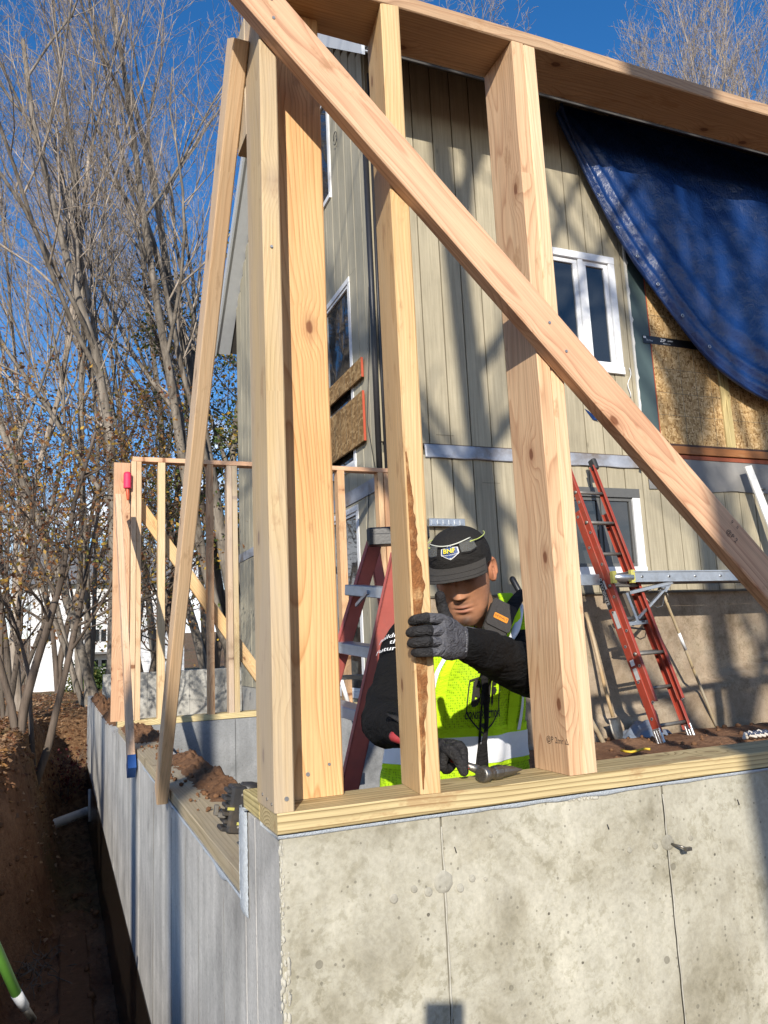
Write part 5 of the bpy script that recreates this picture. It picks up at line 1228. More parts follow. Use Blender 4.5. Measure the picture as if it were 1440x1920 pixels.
def limb(m, pts, rad, n=14, mi=0):
    P = smoothpts([Vector((*p, r)) if False else Vector(p) for p in pts]); 
    Rr = [v.x for v in smoothpts([Vector((r, 0, 0)) for r in rad])]
    m.tube(P, Rr, n, True, mi, True, True)
def evald(o):
    dg = bpy.context.evaluated_depsgraph_get(); me = bpy.data.meshes.new_from_object(o.evaluated_get(dg)); return me
UPV = Vector((0, 0, 1)); HFW = Vector((CF.x, CF.y, 0)).normalized(); HR = Vector((CR.x, CR.y, 0)).normalized()
H = dp(868, 1076, 2.17)
yaw_ = math.radians(17); pt_ = math.radians(22)
hf = (-HFW*math.cos(yaw_)-HR*math.sin(yaw_)); hx = UPV.cross(hf)*-1
hx = hf.cross(UPV)*-1                       # towards image right = his left
if hx.dot(HR) < 0: hx = -hx
hfwd = hf*math.cos(pt_)-UPV*math.sin(pt_); hup = hf*math.sin(pt_)+UPV*math.cos(pt_)
rl_ = math.radians(5); hx2 = hx*math.cos(rl_)+hup*math.sin(rl_); hup2 = hup*math.cos(rl_)-hx*math.sin(rl_)
HS = 1.0
def hd(x, y, z): return H+(hx2*x+hfwd*y+hup2*z)*HS
TT = math.radians(16)
tf = (-HFW*math.cos(TT)+HR*math.sin(TT)); tr = HR*math.cos(TT)+HFW*math.sin(TT)
NB = dp(905, 1178, 2.32); SLj = dp(968, 1205, 2.30); SRj = dp(772, 1200, 2.36)
EL_ = dp(1000, 1262, 2.02); WL = Yp(868, 1206, .055)
ER = dp(720, 1352, 2.12); HAM0, HAM1 = Yp(735, 1378, .28), Yp(903, 1446, .085)
hd_ = (HAM1-HAM0).normalized(); GR = HAM0+hd_*.125
WR_ = GR+Vector((-.035, .06, .045))
PEL = dp(850, 1520, 2.42); CH = dp(872, 1265, 2.36); BEL = dp(858, 1400, 2.38)
def person_body(name, J, headfn, mats, vox=.011):
    m = MB()
    t_r, t_f = J['tr'], J['tf']
    loft(m, [(J['pel']-UPV*.06, t_r, .13, t_f, .095), (J['pel'], t_r, .165, t_f, .115), (J['pel']*.5+J['bel']*.5, t_r, .16, t_f, .112), (J['bel'], t_r, .155, t_f, .11), (J['ch'], t_r, .165, t_f, .118), (J['nb']*.55+J['ch']*.45, t_r, .16, t_f, .105), (J['nb']*.85+J['ch']*.15, t_r, .11, t_f, .075), (J['nb']+UPV*.012, t_r, .058, t_f, .055)], 24)
    limb(m, [J['nb']-UPV*.03, J['nb']+(J['hd']-J['nb'])*.4, J['nb']+(J['hd']-J['nb'])*.75], [.062, .055, .054])
    for s_, el, wr in ((J['sl'], J['el'], J['wl']), (J['sr'], J['er'], J['wr'])):
        a = (el-s_); f_ = (wr-el)
        limb(m, [J['nb']*.6+s_*.4-UPV*.05, s_, s_+a*.5, el, el+f_*.45, wr-f_*.02], [.075, .076, .071, .066, .056, .040])
    for hp, kn, an, toe in J['legs']:
        limb(m, [J['pel']*.35+hp*.65, hp, hp*.5+kn*.5, kn, kn*.5+an*.5, an], [.1, .098, .085, .068, .066, .055])
        limb(m, [an-UPV*.02, an*.5+toe*.5-UPV*.045, toe-UPV*.05], [.052, .048, .04])
    o = m.build(name, mats); o.modifiers.new('r', 'REMESH').mode = 'VOXEL'; o.modifiers['r'].voxel_size = vox
    tx = bpy.data.textures.new('cloth_folds', 'CLOUDS'); tx.noise_scale = .055; dm = o.modifiers.new('d', 'DISPLACE'); dm.texture = tx; dm.strength = .022; dm.mid_level = .5; dm.texture_coords = 'GLOBAL'
    sm = o.modifiers.new('s', 'SMOOTH'); sm.factor = .5; sm.iterations = 3
    me = evald(o); bpy.data.objects.remove(o)
    V = [v.co.copy() for v in me.vertices]; F = [tuple(p.vertices) for p in me.polygons]; bpy.data.meshes.remove(me)
    return V, F
def head_mesh(m, hd, colors):
    tab = [(-.131, .070, .044, .010), (-.124, .083, .020, .028), (-.108, .089, -.006, .044), (-.088, .090, -.04, .056), (-.062, .091, -.064, .0635), (-.03, .092, -.08, .069), (0, .091, -.09, .073), (.03, .096, -.097, .076), (.06, .094, -.098, .077), (.09, .074, -.085, .066), (.11, .04, -.05, .042), (.118, .004, -.004, .004)]
    zs = [t[0] for t in tab]
    def it(z, k): return float(np.interp(z, zs, [t[k] for t in tab]))
    G = lambda x, c, s_: math.exp(-((x-c)/s_)**2)
    nu, nv = 112, 92; vs = []; cols = []
    for j in range(nv+1):
        v = j/nv; z = -.131+.249*v
        f_, b_, w_ = it(z, 1), it(z, 2), it(z, 3); c = (f_+b_)/2; d = (f_-b_)/2
        for i in range(nu):
            t = 2*math.pi*i/nu; t = t-.42*math.sin(2*t)*.5 if math.sin(t) > 0 else t    # more points on the face
            ct, st = math.cos(t), math.sin(t); e = 2/2.35
            x = w_*math.copysign(abs(ct)**e, ct); y = c+d*math.copysign(abs(st)**e, st)
            zz = z; col = list(colors['skin'])
            if st > .05:
                ax = abs(x); k = min(1, (st-.05)/.3); dy = 0
                nz = max(0, min(1, (.022-z)/.058)) if z > -.036 else max(0, 1-(-.036-z)/.011)
                amp = .006+.019*nz**1.3 if z > -.036 else .025*nz
                if z > .022: amp = .006*max(0, 1-(z-.022)/.02)
                dy += amp*math.exp(-(x/(.0085+.005*nz))**2)
                dy += .008*G(ax, .0135, .007)*G(z, -.037, .0075)
                dy -= .0125*G(ax, .031, .016)*G(z, .012, .0105); dy += .0065*G(ax, .031, .0105)*G(z, .009, .007)
                dy += .006*G(ax, .028, .02)*G(z, .033, .008); dy += .006*G(ax, .046, .017)*G(z, -.014, .016)
                dy -= .004*G(ax, .05, .016)*G(z, -.06, .02)
                dy += .0035*G(x, 0, .024)*G(z, -.058, .010)
                dy += .0065*G(x, 0, .019)*G(z, -.0655, .0042); dy += .0075*G(x, 0, .0175)*G(z, -.0775, .0052); dy -= .0055*G(x, 0, .021)*G(z, -.0712, .0020)
                dy -= .004*G(x, 0, .02)*G(z, -.090, .006); dy += .007*G(x, 0, .016)*G(z, -.112, .013)
                dy -= .0025*G(ax, .024, .005)*G(z+.3*(ax-.024), -.050, .014)
                y += dy*k
                lip = G(x, 0, .019)*(G(z, -.0655, .0045)+G(z, -.0775, .0058))*k
                for q_ in range(3): col[q_] = col[q_]*(1-min(1, lip*.8))+colors['lip'][q_]*min(1, lip*.8)
                ml = G(x, 0, .020)*G(z, -.0712, .0018)*k
                br_ = G(ax, .031, .017)*G(z-.12*(ax-.03), .031, .0042)*k; ey = G(ax, .031, .013)*G(z+.06*abs(ax-.031), .0035, .0018)*k
                nst = G(ax, .0085, .0035)*G(z, -.0455, .003)*k
                stb = .62*(G(x, 0, .026)*G(z, -.0555, .0055)+G(x, 0, .02)*G(z, -.107, .016)*.9)*k+.34*max(0, min(1, (-.082-z)/.02))
                dk = min(.92, ml*.85+br_*.95+ey*.95+nst*.8+stb)
                for q_ in range(3): col[q_] = col[q_]*(1-dk)+colors['hair'][q_]*dk
            if z > -.012-.02*(y > .02) and y < .042 and z > (y-.0)*1.1-.03:
                hk = min(1, (z+.025)/.03)*min(1, (.042-y)/.012); hk = max(0, min(1, hk))
                for q_ in range(3): col[q_] = col[q_]*(1-hk*.93)+colors['hair'][q_]*hk*.93
            vs.append(hd(x, y, zz)); cols.append((*col, 1))
    fs = [(j*nu+i, j*nu+(i+1) % nu, (j+1)*nu+(i+1) % nu, (j+1)*nu+i) for j in range(nv) for i in range(nu)]
    fs.append(tuple(range(nu-1, -1, -1))); fs.append(tuple(nv*nu+i for i in range(nu)))
    return vs, fs, cols
def ear(hd, s_):
    """outer ear: helix rim, concha and lobe on a small dished sheet"""
    vs = []; nu, nv = 24, 7
    for j in range(nv+1):
        r = j/nv
        for i in range(nu):
            t = 2*math.pi*i/nu; ct, st = math.cos(t), math.sin(t)
            wy = .0185*(1+.12*st) if st > 0 else .0185*(1-.30*(-st)); y = -.012-.55*.0*r+r*wy*ct-.006*r*st; z = -.004+r*.034*st
            hgt = .010+.011*(ct < .25)*(.6+.4*(-ct+.25))*r+.004*math.sin(r*9)*(st > -.6); 
            if r > .8: hgt -= .006*(r-.8)/.2
            if r < .35: hgt -= .006*(1-r/.35)
            vs.append(hd(s_*(.0705+hgt), y-.006, z))
    fs = [(j*nu+i, j*nu+(i+1) % nu, (j+1)*nu+(i+1) % nu, (j+1)*nu+i) for j in range(nv) for i in range(nu)]
    o = len(vs)   # back skirt to the skull
    for i in range(nu):
        t = 2*math.pi*i/nu; vs.append(hd(s_*.064, -.014+.011*math.cos(t), -.004+.024*math.sin(t)))
    fs += [(nv*nu+i, nv*nu+(i+1) % nu, o+(i+1) % nu, o+i) for i in range(nu)]
    return vs, fs
COLS = dict(skin=(.38, .18, .098), lip=(.30, .115, .085), hair=(.014, .011, .010))
def finish_person(name, V, F, hv_, neck_z, mats, label, skinr=None):
    """one continuous figure: body surface + head surface in one mesh with per-point tint"""
    vs = list(V); fs = [(f, 1) for f in F]; cols = [(.02, .02, .02, 1)]*len(V)
    for hvs, hfs, hcs in hv_:
        o = len(vs); vs += hvs; fs += [(tuple(i+o for i in f), 0) for f in hfs]; cols += hcs
    me = bpy.data.meshes.new(name); me.from_pydata([tuple(v) for v in vs], [], [f for f, _ in fs])
    for mt in mats: me.materials.append(mt)
    idx = []
    for f, k in fs:
        if k == 1:
            c = sum((vs[i] for i in f), Vector())/len(f)
            k = skinr(c)
        idx.append(k)
    me.polygons.foreach_set('material_index', idx); me.polygons.foreach_set('use_smooth', [True]*len(idx))
    at = me.color_attributes.new('tint', 'FLOAT_COLOR', 'POINT')
    sk = (*COLS['skin'], 1); n0 = len(V)
    cols = [sk if i < n0 else cols[i] for i in range(len(vs))]
    at.data.foreach_set('color', [q_ for c in cols for q_ in c]); me.update()
    o = bpy.data.objects.new(name, me); COL.objects.link(o); return tag(o, label, 'person')
gzp = gz(.75, .75)
J = dict(tr=tr, tf=tf, pel=PEL, bel=BEL, ch=CH, nb=NB, hd=H-hfwd*.03, sl=SLj, el=EL_, wl=WL, sr=SRj, er=ER, wr=WR_,
         legs=[(PEL+tr*.09-UPV*.05, Vector((PEL.x+tr.x*.12-.03, PEL.y+tr.y*.12-.08, gzp+.50)), Vector((PEL.x+tr.x*.12, PEL.y+tr.y*.12+.06, gzp+.10)), Vector((PEL.x+tr.x*.12, PEL.y+tr.y*.12-.12, gzp+.09))), (PEL-tr*.09-UPV*.05, Vector((PEL.x-tr.x*.14-.03, PEL.y-tr.y*.14-.08, gzp+.50)), Vector((PEL.x-tr.x*.14, PEL.y-tr.y*.14+.06, gzp+.10)), Vector((PEL.x-tr.x*.14, PEL.y-tr.y*.14-.12, gzp+.09)))])
V, F = person_body('person', J, None, [SHIRT])
hvs, hfs, hcs = head_mesh(None, hd, COLS); e1 = ear(hd, 1); e2 = ear(hd, -1)
ec = [(COLS['skin'][0]*1.12, COLS['skin'][1]*1.0, COLS['skin'][2], 1)]
NZ = (H-NB)
def skinr(c):
    d = (c-NB).dot(NZ.normalized())
    if d > .035 and (c-NB).length < .2 and (c-(NB+NZ.normalized()*d)).length < .068: return 0
    if c.z < gzp+.14: return 3
    return 2 if c.z < PEL.z+.02 else 1
man = finish_person('person', V, F, [(hvs, hfs, hcs), (e1[0], e1[1], ec*len(e1[0])), (e2[0], e2[1], ec*len(e2[0]))], 0, [SKIN, SHIRT, PANTS, LEATH], 'man in black cap and lime vest bent behind the stud, gripping it with one glove', skinr)
# cap
CC = (0, -.004, .054); CRx, CRy, CRz = .0865, .108, .080
def crown(az, el, k=1.0, extra=0.0):
    """az from straight ahead, towards his left; el up from the band"""
    x = CRx*math.sin(az)*math.cos(el)**.85; y = CRy*math.cos(az)*math.cos(el)**.85; z = CRz*math.sin(el)**1.0
    n = Vector((x/CRx**2, y/CRy**2, z/CRz**2)).normalized()
    fr = max(0, math.cos(az))*.012*math.sin(min(el, 1.2)*1.3)
    return Vector((x, y+fr, z))*k+Vector(CC)+n*extra
m = MB()
def crf(u, v):
    az = u*2*math.pi; el = -.10+v*(math.pi/2+.10); el0 = max(el, 0)
    p = crown(az, el0); 
    if el < 0: p.z += el*.2
    seam = .0005*math.exp(-((math.sin(az*3))/.06)**2)
    q_ = Vector((p.x, p.y, p.z))*1; q_.z -= .010*(1-math.cos(az))*.5*(1-v)
    p = q_*(1-seam*6)
    return hd(p.x, p.y, p.z)
m.grid(crf, 64, 22)
m.tube([hd(*(crown(0, 1.57)+Vector((0, 0, -.002)))), hd(*(crown(0, 1.57)+Vector((0, 0, .004))))], [.007, .004], 10)
cap = m.build('cap', [CAPM, BRIMM], man)
m = MB()
def bmf(u, v, dz=0):
    az = (u-.5)*2.35; p = crown(az, 0.0); r = v*(.059*math.cos(az*.62)**.8)
    x = p.x*(1+r*1.5); y = p.y+r; z = p.z-.004-r*.30-1.5*x*x*(.25+v*1.0)+dz
    return hd(x, y, z)
m.grid(bmf, 40, 14, 0); m.grid(lambda u, v: bmf(u, v, -.003), 40, 14, 0)
m.tube([bmf(k/40, 1, -.0015) for k in range(41)], .0022, 6); m.build('brim', BRIMM, cap)
for rr2 in (.5, .88): m = MB(); m.tube([bmf(.03+k*.94/30, rr2, .0006) for k in range(31)], .0006, 4); m.build('stitching', CAPM, cap)
# embroidered shield on the cap
AZ0 = .02; EL0 = .50
def onc(x, y, e=.0014): return hd(*crown(AZ0+x/.096, EL0+y/.104, 1.0, e))
def flatpoly(m, pts, fn, e, n=10):
    """fill a star-shaped flat outline, mapped by fn"""
    cx = sum(p[0] for p in pts)/len(pts); cy = sum(p[1] for p in pts)/len(pts); vs = []; fs = []; N = len(pts)
    for k in range(4):
        q_ = 1-k/3.0
        for p in pts: vs.append(fn(cx+(p[0]-cx)*q_, cy+(p[1]-cy)*q_, e))
    for k in range(3):
        for i in range(N): fs.append((k*N+i, k*N+(i+1) % N, (k+1)*N+(i+1) % N, (k+1)*N+i))
    m.add(vs, fs)
def dens(pts, n=5): 
    out = []
    for i in range(len(pts)):
        a, b_ = pts[i], pts[(i+1) % len(pts)]
        out += [(a[0]+(b_[0]-a[0])*k/n, a[1]+(b_[1]-a[1])*k/n) for k in range(n)]
    return out
SHD = [(-.030, .014), (-.012, .017), (0, .026), (.012, .017), (.030, .014), (.030, -.008), (.018, -.016), (0, -.027), (-.018, -.016), (-.030, -.008)]
m = MB(); flatpoly(m, dens(SHD), onc, .0012); pch = m.build('badge', WHITEPRINT, cap)
m = MB(); flatpoly(m, dens([(x*.88, y*.88) for x, y in SHD]), onc, .0024); m.build('badge_field', BPRINT, pch)
lettering('badge_lettering', 'BNF', .0205, lambda x, y: onc(x, y+.001, .0080), YPRINT, pch, bold=.0006, spacing=1.02)
v = MB(); lettering('', 'FRAMING & BUILDING', .0052, lambda x, y: onc(x, y-.0115, .0062), WHITEPRINT, mb=v)
for s_ in (-1, 1): v.add([onc(s_*.026, -.0075, .0028), onc(0, -.0245, .0028), onc(0, -.0215, .0028), onc(s_*.022, -.0075, .0028)], [(0, 1, 2, 3)])
v.build('badge_small_print', WHITEPRINT, pch)
# safety glasses pushed up on the cap
sg_ = thing('safety_glasses', 'clear safety glasses with lime temples resting on the front of the cap', 'safety glasses', hd(*crown(0, .6, 1, .01)))
LIME = plain('lime_plastic', (.50, .58, .16), .35, var=.1)
for s_ in (-1, 1):
    m = MB(); m.tube([hd(*crown(s_*a, .66-.06*a, 1.0, .007+.003*(a < 1))) for a in [.75+k*.1 for k in range(15)]], [.0015]*15, 6); m.build('temple', LIME, sg_)
m = MB(); m.tube([hd(*crown(-.85+k*.1, .70+.03*math.cos(k*.37), 1.0, .010)) for k in range(18)], .0016, 6); m.build('brow_bar', plain('pale_plastic', (.6, .62, .55), .3), sg_)
LENS, nt, b = newmat('clear_lens', .05, spec=.6); b.inputs['Alpha'].default_value = .16; b.inputs['Base Color'].default_value = (.5, .52, .5, 1)
for s_ in (-1, 1):
    m = MB(); m.grid(lambda u, v: hd(*crown(s_*(.38+u*.50), .68-(.34-.10*abs(u-.5))*v, 1.0, .010)), 14, 8); m.tube([hd(*crown(s_*(.38+k*.033), .68-.34+.10*abs(k/15-.5), 1.0, .010)) for k in range(16)], .0009, 5, mi=1); m.build('lens', [LENS, BLK], sg_)
# neck collar
m = MB(); nzn = NZ.normalized(); c_u = (tr-nzn*tr.dot(nzn)).normalized(); c_v = nzn.cross(c_u)
loft(m, [(NB+nzn*a, c_u, r, c_v, r) for a, r in ((-.02, .078), (.012, .070), (.034, .066), (.037, .063), (.03, .060))], 24, cap=False); m.build('collar', SHIRT, man)
# ------------------------------------------------------------------ vest
VR = [(dp(852, 1486, 2.40), .232, .165), (dp(853, 1440, 2.39), .222, .160), (BEL+tr*.002, .210, .152), (dp(864, 1340, 2.37), .200, .148), (CH, .190, .144), (CH*.55+NB*.45, .182, .128), (CH*.25+NB*.75, .168, .105), (CH*.05+NB*.95, .13, .085), (NB+UPV*.012, .085, .074)]
def vring(t):
    k = t*(len(VR)-1); i = min(int(k), len(VR)-2); q_ = k-i
    P = [VR[max(i-1, 0)], VR[i], VR[i+1], VR[min(i+2, len(VR)-1)]]
    def cr(a, b_, c, d): return .5*((2*b_)+(c-a)*q_+(2*a-5*b_+4*c-d)*q_*q_+(3*b_-a-3*c+d)*q_**3)
    return cr(*[p[0] for p in P]), cr(*[p[1] for p in P]), cr(*[p[2] for p in P])
def vs_(a, t, e=0.0):
    """vest surface: a = angle from the front centre towards his left, t from hem to neck"""
    c, rx, ry = vring(max(0, min(1, t))); fold = .008*math.sin(a*7+t*3)*(1-t)+.015*noise.noise(Vector((a*2.2, t*4, 4)))+.009*noise.noise(Vector((a*5, t*7+a*2, 7)))
    k = 1+fold/ry*(1-.3*t)
    return c+tr*((rx*k+e)*math.sin(a))+tf*((ry*k+e)*math.cos(a))
m = MB(); nu, nv = 96, 60; vv = [vs_(2*math.pi*i/nu-math.pi, j/nv) for j in range(nv+1) for i in range(nu)]; ff = []
for j in range(nv):
    for i in range(nu):
        a = 2*math.pi*(i+.5)/nu-math.pi; t = (j+.5)/nv
        if t > .56 and abs(a) < (t-.56)*1.35: continue                # V neck
        if .52 < t < .93 and abs(abs(a)-1.62) < .62*math.sin((t-.52)/.41*math.pi)**.6: continue     # arm holes
        ff.append((j*nu+i, j*nu+(i+1) % nu, (j+1)*nu+(i+1) % nu, (j+1)*nu+i))
m.add(vv, ff, 0, True); vest = m.build('safety_vest', HIVIS, man); md = vest.modifiers.new('s', 'SOLIDIFY'); md.thickness = .004
def vband(name, t0, t1, a0, a1, mat, e, parent=vest, slope=0.0, n=80, k=4):
    m = MB(); m.grid(lambda u, v: vs_(a0+(a1-a0)*u, t0+(t1-t0)*v+slope*(u-.5), e), n, k); return m.build(name, mat, parent)
vband('lime_binding_band', .165, .345, -3.14, 3.13, HIVP, .0045); vband('reflective_band', .195, .315, -3.14, 3.13, REFL, .0068)
vband('hem_binding', .0, .03, -3.14, 3.13, HIVP, .004)
for s_ in (-1, 1):
    m = MB(); m.grid(lambda u, v: vs_(s_*(.62+.13*(u-.5)-.10*v), .32+.64*v, .006), 4, 40); m.build('shoulder_binding', HIVP, vest)
    m = MB(); m.grid(lambda u, v: vs_(s_*(.62+.075*(u-.5)-.10*v)+s_*.14, .32+.64*v, .0075), 4, 40); m.build('reflective_strip', REFL, vest)
    m = MB(); m.tube([vs_(s_*((.56+k*.011)-.56)*1.35, .56+k*.011, .003) for k in range(1, 38)], .004, 6); m.build('neck_binding', STRAP, vest)
m = MB(); m.grid(lambda u, v: vs_(.035*(u-.5), .0+.57*v, .0078), 3, 40); m.build('zip', STRAP, vest)
def onv(x, y, e=.0085):
    c, rx, ry = vring(.43); return vs_(.04+x/.17, .43+y/.37, e)
VS = dens([(-.062, .030), (-.028, .036), (0, .048), (.028, .036), (.062, .030), (.062, -.018), (.034, -.036), (0, -.056), (-.034, -.036), (-.062, -.018)])
# printed shield outline and words
v = MB()
for sc_, sc2 in ((1.0, .93),):
    N = len(VS); pv = [onv(x*.72*sc_, y*.72*sc_) for x, y in VS]+[onv(x*.72*sc2, y*.72*sc2) for x, y in VS]; v.add(pv, [(i, (i+1) % N, N+(i+1) % N, N+i) for i in range(N)])
lettering('', 'BNF', .036, lambda x, y: onv(x, y+.006), BLACKPRINT, mb=v, bold=.0022, spacing=1.1)
lettering('', 'CONSTRUCTION', .0118, lambda x, y: onv(x, y-.0165), BLACKPRINT, mb=v, bold=.0004)
v.add([onv(-.008, -.026), onv(.008, -.026), onv(0, -.034)], [(0, 1, 2)])
v.build('vest_print', BLACKPRINT, vest)
# tool lanyard down the front and pouch strap with its case
m = MB(); P = [dp(908, 1255, 2.13), dp(911, 1310, 2.14), dp(912, 1362, 2.15), dp(908, 1392, 2.16), dp(906, 1430, 2.17), dp(904, 1470, 2.18)]
sd = tr
def strap(m, P, wd, th, side_=None):
    Q = smoothpts(P, 4); s2 = side_ or tr
    loft(m, [(p, s2, w_, tf, th) for p, w_ in zip(Q, np.interp(range(len(Q)), np.linspace(0, len(Q)-1, len(wd)), wd))], 8)
strap(m, P, [.012, .010, .006, .009, .016, .020], .004); m.build('tool_lanyard', STRAP, man)
m = MB(); a = dp(972, 1128, 2.25); b_ = dp(915, 1240, 2.10)
strap(m, [dp(985, 1105, 2.36), dp(966, 1128, 2.24), dp(940, 1178, 2.15), dp(908, 1262, 2.12)], [.022, .024, .026, .020], .006); harn = m.build('shoulder_strap', STRAP, man)
m = MB(); c = dp(934, 1163, 2.125); up_ = (dp(948, 1132, 2.17)-dp(926, 1196, 2.12)).normalized(); rt_ = (tr-up_*tr.dot(up_)).normalized(); nn = rt_.cross(up_)
if nn.dot(CF) > 0: nn = -nn
M = Matrix(((rt_.x, up_.x, nn.x, c.x), (rt_.y, up_.y, nn.y, c.y), (rt_.z, up_.z, nn.z, c.z), (0, 0, 0, 1)))
m.box(-.034, .034, -.048, .048, -.012, .012, M=M, b=.010); m.box(-.036, .036, -.030, .050, .0125, .018, M=M, b=.006); pc = m.build('phone_pouch', plain('pouch_nylon', (.035, .032, .031), .8, var=.35, scale=120, bmp=.5), man)
m = MB(); m.box(-.021, .021, -.006, .010, .0182, .0195, M=M, b=.002); lb = m.build('pouch_label', OPRINT, pc); lettering('pouch_print', 'DEWALT', .0095, lambda x, y: M @ Vector((x, y+.002, .0200)), BLACKPRINT, lb)
for nm_, P, w_, mt in (('shoulder_binding', [dp(946, 1112, 2.36), dp(954, 1128, 2.27), dp(958, 1160, 2.18), dp(946, 1215, 2.125)], .030, HIVP), ('shoulder_panel', [dp(985, 1136, 2.38), dp(990, 1150, 2.27), dp(982, 1185, 2.17), dp(962, 1232, 2.12)], .034, HIVIS), ('reflective_strip', [dp(968, 1122, 2.37), dp(974, 1140, 2.245), dp(968, 1178, 2.155), dp(958, 1200, 2.13)], .013, REFL)):
    m = MB(); strap(m, P, [w_*.8, w_, w_, w_*.8], .006); m.build(nm_, mt, vest)
# belt with pouches
m = MB(); 
def bs_(a, t, e): c, rx, ry = vring(0); c = c-UPV*.03; return c+tr*((rx-.03+e)*math.sin(a))+tf*((ry-.02+e)*math.cos(a))+UPV*(t)
m.grid(lambda u, v: bs_(u*6.2832, -.05+.05*v, .0), 60, 3); blt = m.build('tool_belt', LEATH, man)
for a, w_, h_ in ((-1.1, .07, .14), (-1.7, .08, .16), (1.3, .07, .2), (1.75, .05, .17)):
    m = MB(); n_ = (tr*math.sin(a)+tf*math.cos(a)); s2 = n_.cross(UPV); c = bs_(a, -.09, .025)
    M2 = Matrix(((s2.x, n_.x, 0, c.x), (s2.y, n_.y, 0, c.y), (s2.z, n_.z, 1, c.z), (0, 0, 0, 1))); m.box(-w_, w_, -.025, .03, -h_*.5, h_*.7, M=M2, b=.012); m.build('belt_pouch', LEATH, blt)
# words on the sleeve
axs = (ER-SRj).normalized(); rf = -CF-axs*(-CF).dot(axs); rf.normalize(); rs = axs.cross(rf)
if rs.dot(CR) < 0: rs = -rs
c0_ = SRj+axs*.068
def ons(x, y):
    a = (x)/.066-.36; return c0_-axs*y+(rf*math.cos(a)+rs*math.sin(a))*.0870
v = MB()
for k, tx in enumerate(('Building', 'the', 'Future')): tv, tfc = text_mesh(tx, .026, 'RIGHT'); [v.add([ons(q0[0]+bx_, q0[1]-k*.027) for q0 in tv], tfc) for bx_ in (0, .0007)]
v.build('sleeve_print', WHITEPRINT, man)
# ------------------------------------------------------------------ gloves
def glove_left():
    m = MB(); ys = (1160, 1182, 1202, 1221)
    K = [Yp(829, y+1, -.030+.003*abs(i-1)) for i, y in enumerate(ys)]
    hv = (K[0]-K[3]).normalized()
    def sec(c, f_, hh, tt):
        ax_ = f_.normalized(); u_ = (hv-ax_*hv.dot(ax_)).normalized(); t_ = ax_.cross(u_); return (c, u_, hh, t_, tt)
    km = (K[1]+K[2])/2; d0 = (km-WL); pts = [WL-d0*.30, WL-d0*.05, WL+d0*.2, WL+d0*.5, WL+d0*.8, km+d0.normalized()*.004, km+d0.normalized()*.012]
    hh = [.036, .034, .036, .043, .045, .041, .034]; tt = [.030, .028, .022, .020, .017, .014, .008]
    P2 = smoothpts(pts, 3); hi = np.interp(np.linspace(0, 6, len(P2)), range(7), hh); ti = np.interp(np.linspace(0, 6, len(P2)), range(7), tt)
    loft(m, [sec(p, d0, a, b_) for p, a, b_ in zip(P2, hi, ti)], 20)
    L_ = (.98, 1.05, 1.01, .90)
    for i, y in enumerate(ys):
        a = K[i]; pip = Yp(829-30*L_[i], y+(-1.5, .5, 1, 2)[i], -.041+.003*(i == 3)); dip = Yp(829-51*L_[i], y+(2, 2.5, 3, 3)[i], -.029); tip = Yp(829-58*L_[i], y+(6, 5, 4.5, 3)[i], -.006)
        r = (.0108, .0112, .0108, .0096)[i]
        m.tube(smoothpts([a+(WL-a)*.25, a, (a+pip)/2+Vector((0, -.001, 0)), pip], 3), [r*1.0]*9+[r], 12, True, 0, True, True)
        m.tube(smoothpts([pip+(a-pip)*(.05, .30, .22, .12)[i], pip, dip, tip], 3), [r*1.03]*3+[r*1.06, r*1.0, r*.95, r*.97, r*.93, r*.88, r*.8], 12, True, 1, True, True)
    m.tube(smoothpts([Yp(846, 1185, .018), Yp(836, 1158, .030), Yp(828, 1134, .032), Yp(825, 1118, .026)], 4), [.015]*5+[.0125]*4+[.0115]*4, 12, True, 1, True, True)
    gl_ = m.build('glove', [GLOVEG, GLOVEB], man)
    m = MB(); loft(m, [sec(WL-d0*q_, d0, a, b_) for q_, a, b_ in ((.10, .0355, .0295), (.12, .038, .032), (.34, .041, .036), (.36, .039, .034))], 20); m.build('cuff', GLOVEG, gl_)
    u_ = hv; f_ = d0.normalized(); back = u_.cross(f_); 
    if back.dot(CF) > 0: back = -back
    cc = WL+d0*.30
    lettering('glove_print', 'MaxiFlex', .0125, lambda x, y: cc+hv*(x)*1.0+f_*(-y)+back*(.0222-6.0*x*x), plain('grey_print', (.5, .5, .5), .7), gl_)
glove_left()
def glove_right():
    m = MB(); u_ = hd_; a1 = (WR_-GR); a1 = (a1-u_*a1.dot(u_)).normalized(); a2 = u_.cross(a1)
    if a2.dot(CF) > 0: a2 = -a2            # a2 faces the viewer
    loft(m, [(WR_+(GR-WR_)*q_+a1*.012, u_, a, a2, b_) for q_, a, b_ in ((-.45, .040, .036), (-.1, .036, .030), (.3, .044, .026), (.6, .046, .026), (.85, .043, .022), (1.0, .03, .014))], 18)
    for i in range(4):
        c = GR+u_*(.034-.0215*i); r = .0108-.0006*abs(i-1)
        pts = [c+(a1*math.cos(t)+a2*math.sin(t))*(.026) for t in [.3+k*.52 for k in range(9)]]
        m.tube(pts, [r]*9, 10, True, 0 if i % 2 else 0, True, True)
    m.tube(smoothpts([WR_+(GR-WR_)*.4-a2*.01+u_*.03, GR+a1*.03+u_*.05-a2*.004, GR+u_*.068+a2*.006+a1*.014, GR+u_*.078+a2*.018], 3), [.014]*4+[.012]*6, 10, True, 1, True, True)
    m.tube(smoothpts([GR+a1*.02+u_*.03+a2*.02, GR+u_*.055+a2*.028+a1*.02, GR+u_*.085+a2*.02-a1*.01], 3), [.014]*4+[.011]*3, 10, True, 0, True, True)
    g = m.build('glove', [GLOVEB, GLOVEB], man); g['label'] = 'dark gloved hand closed round the hammer'
glove_right()
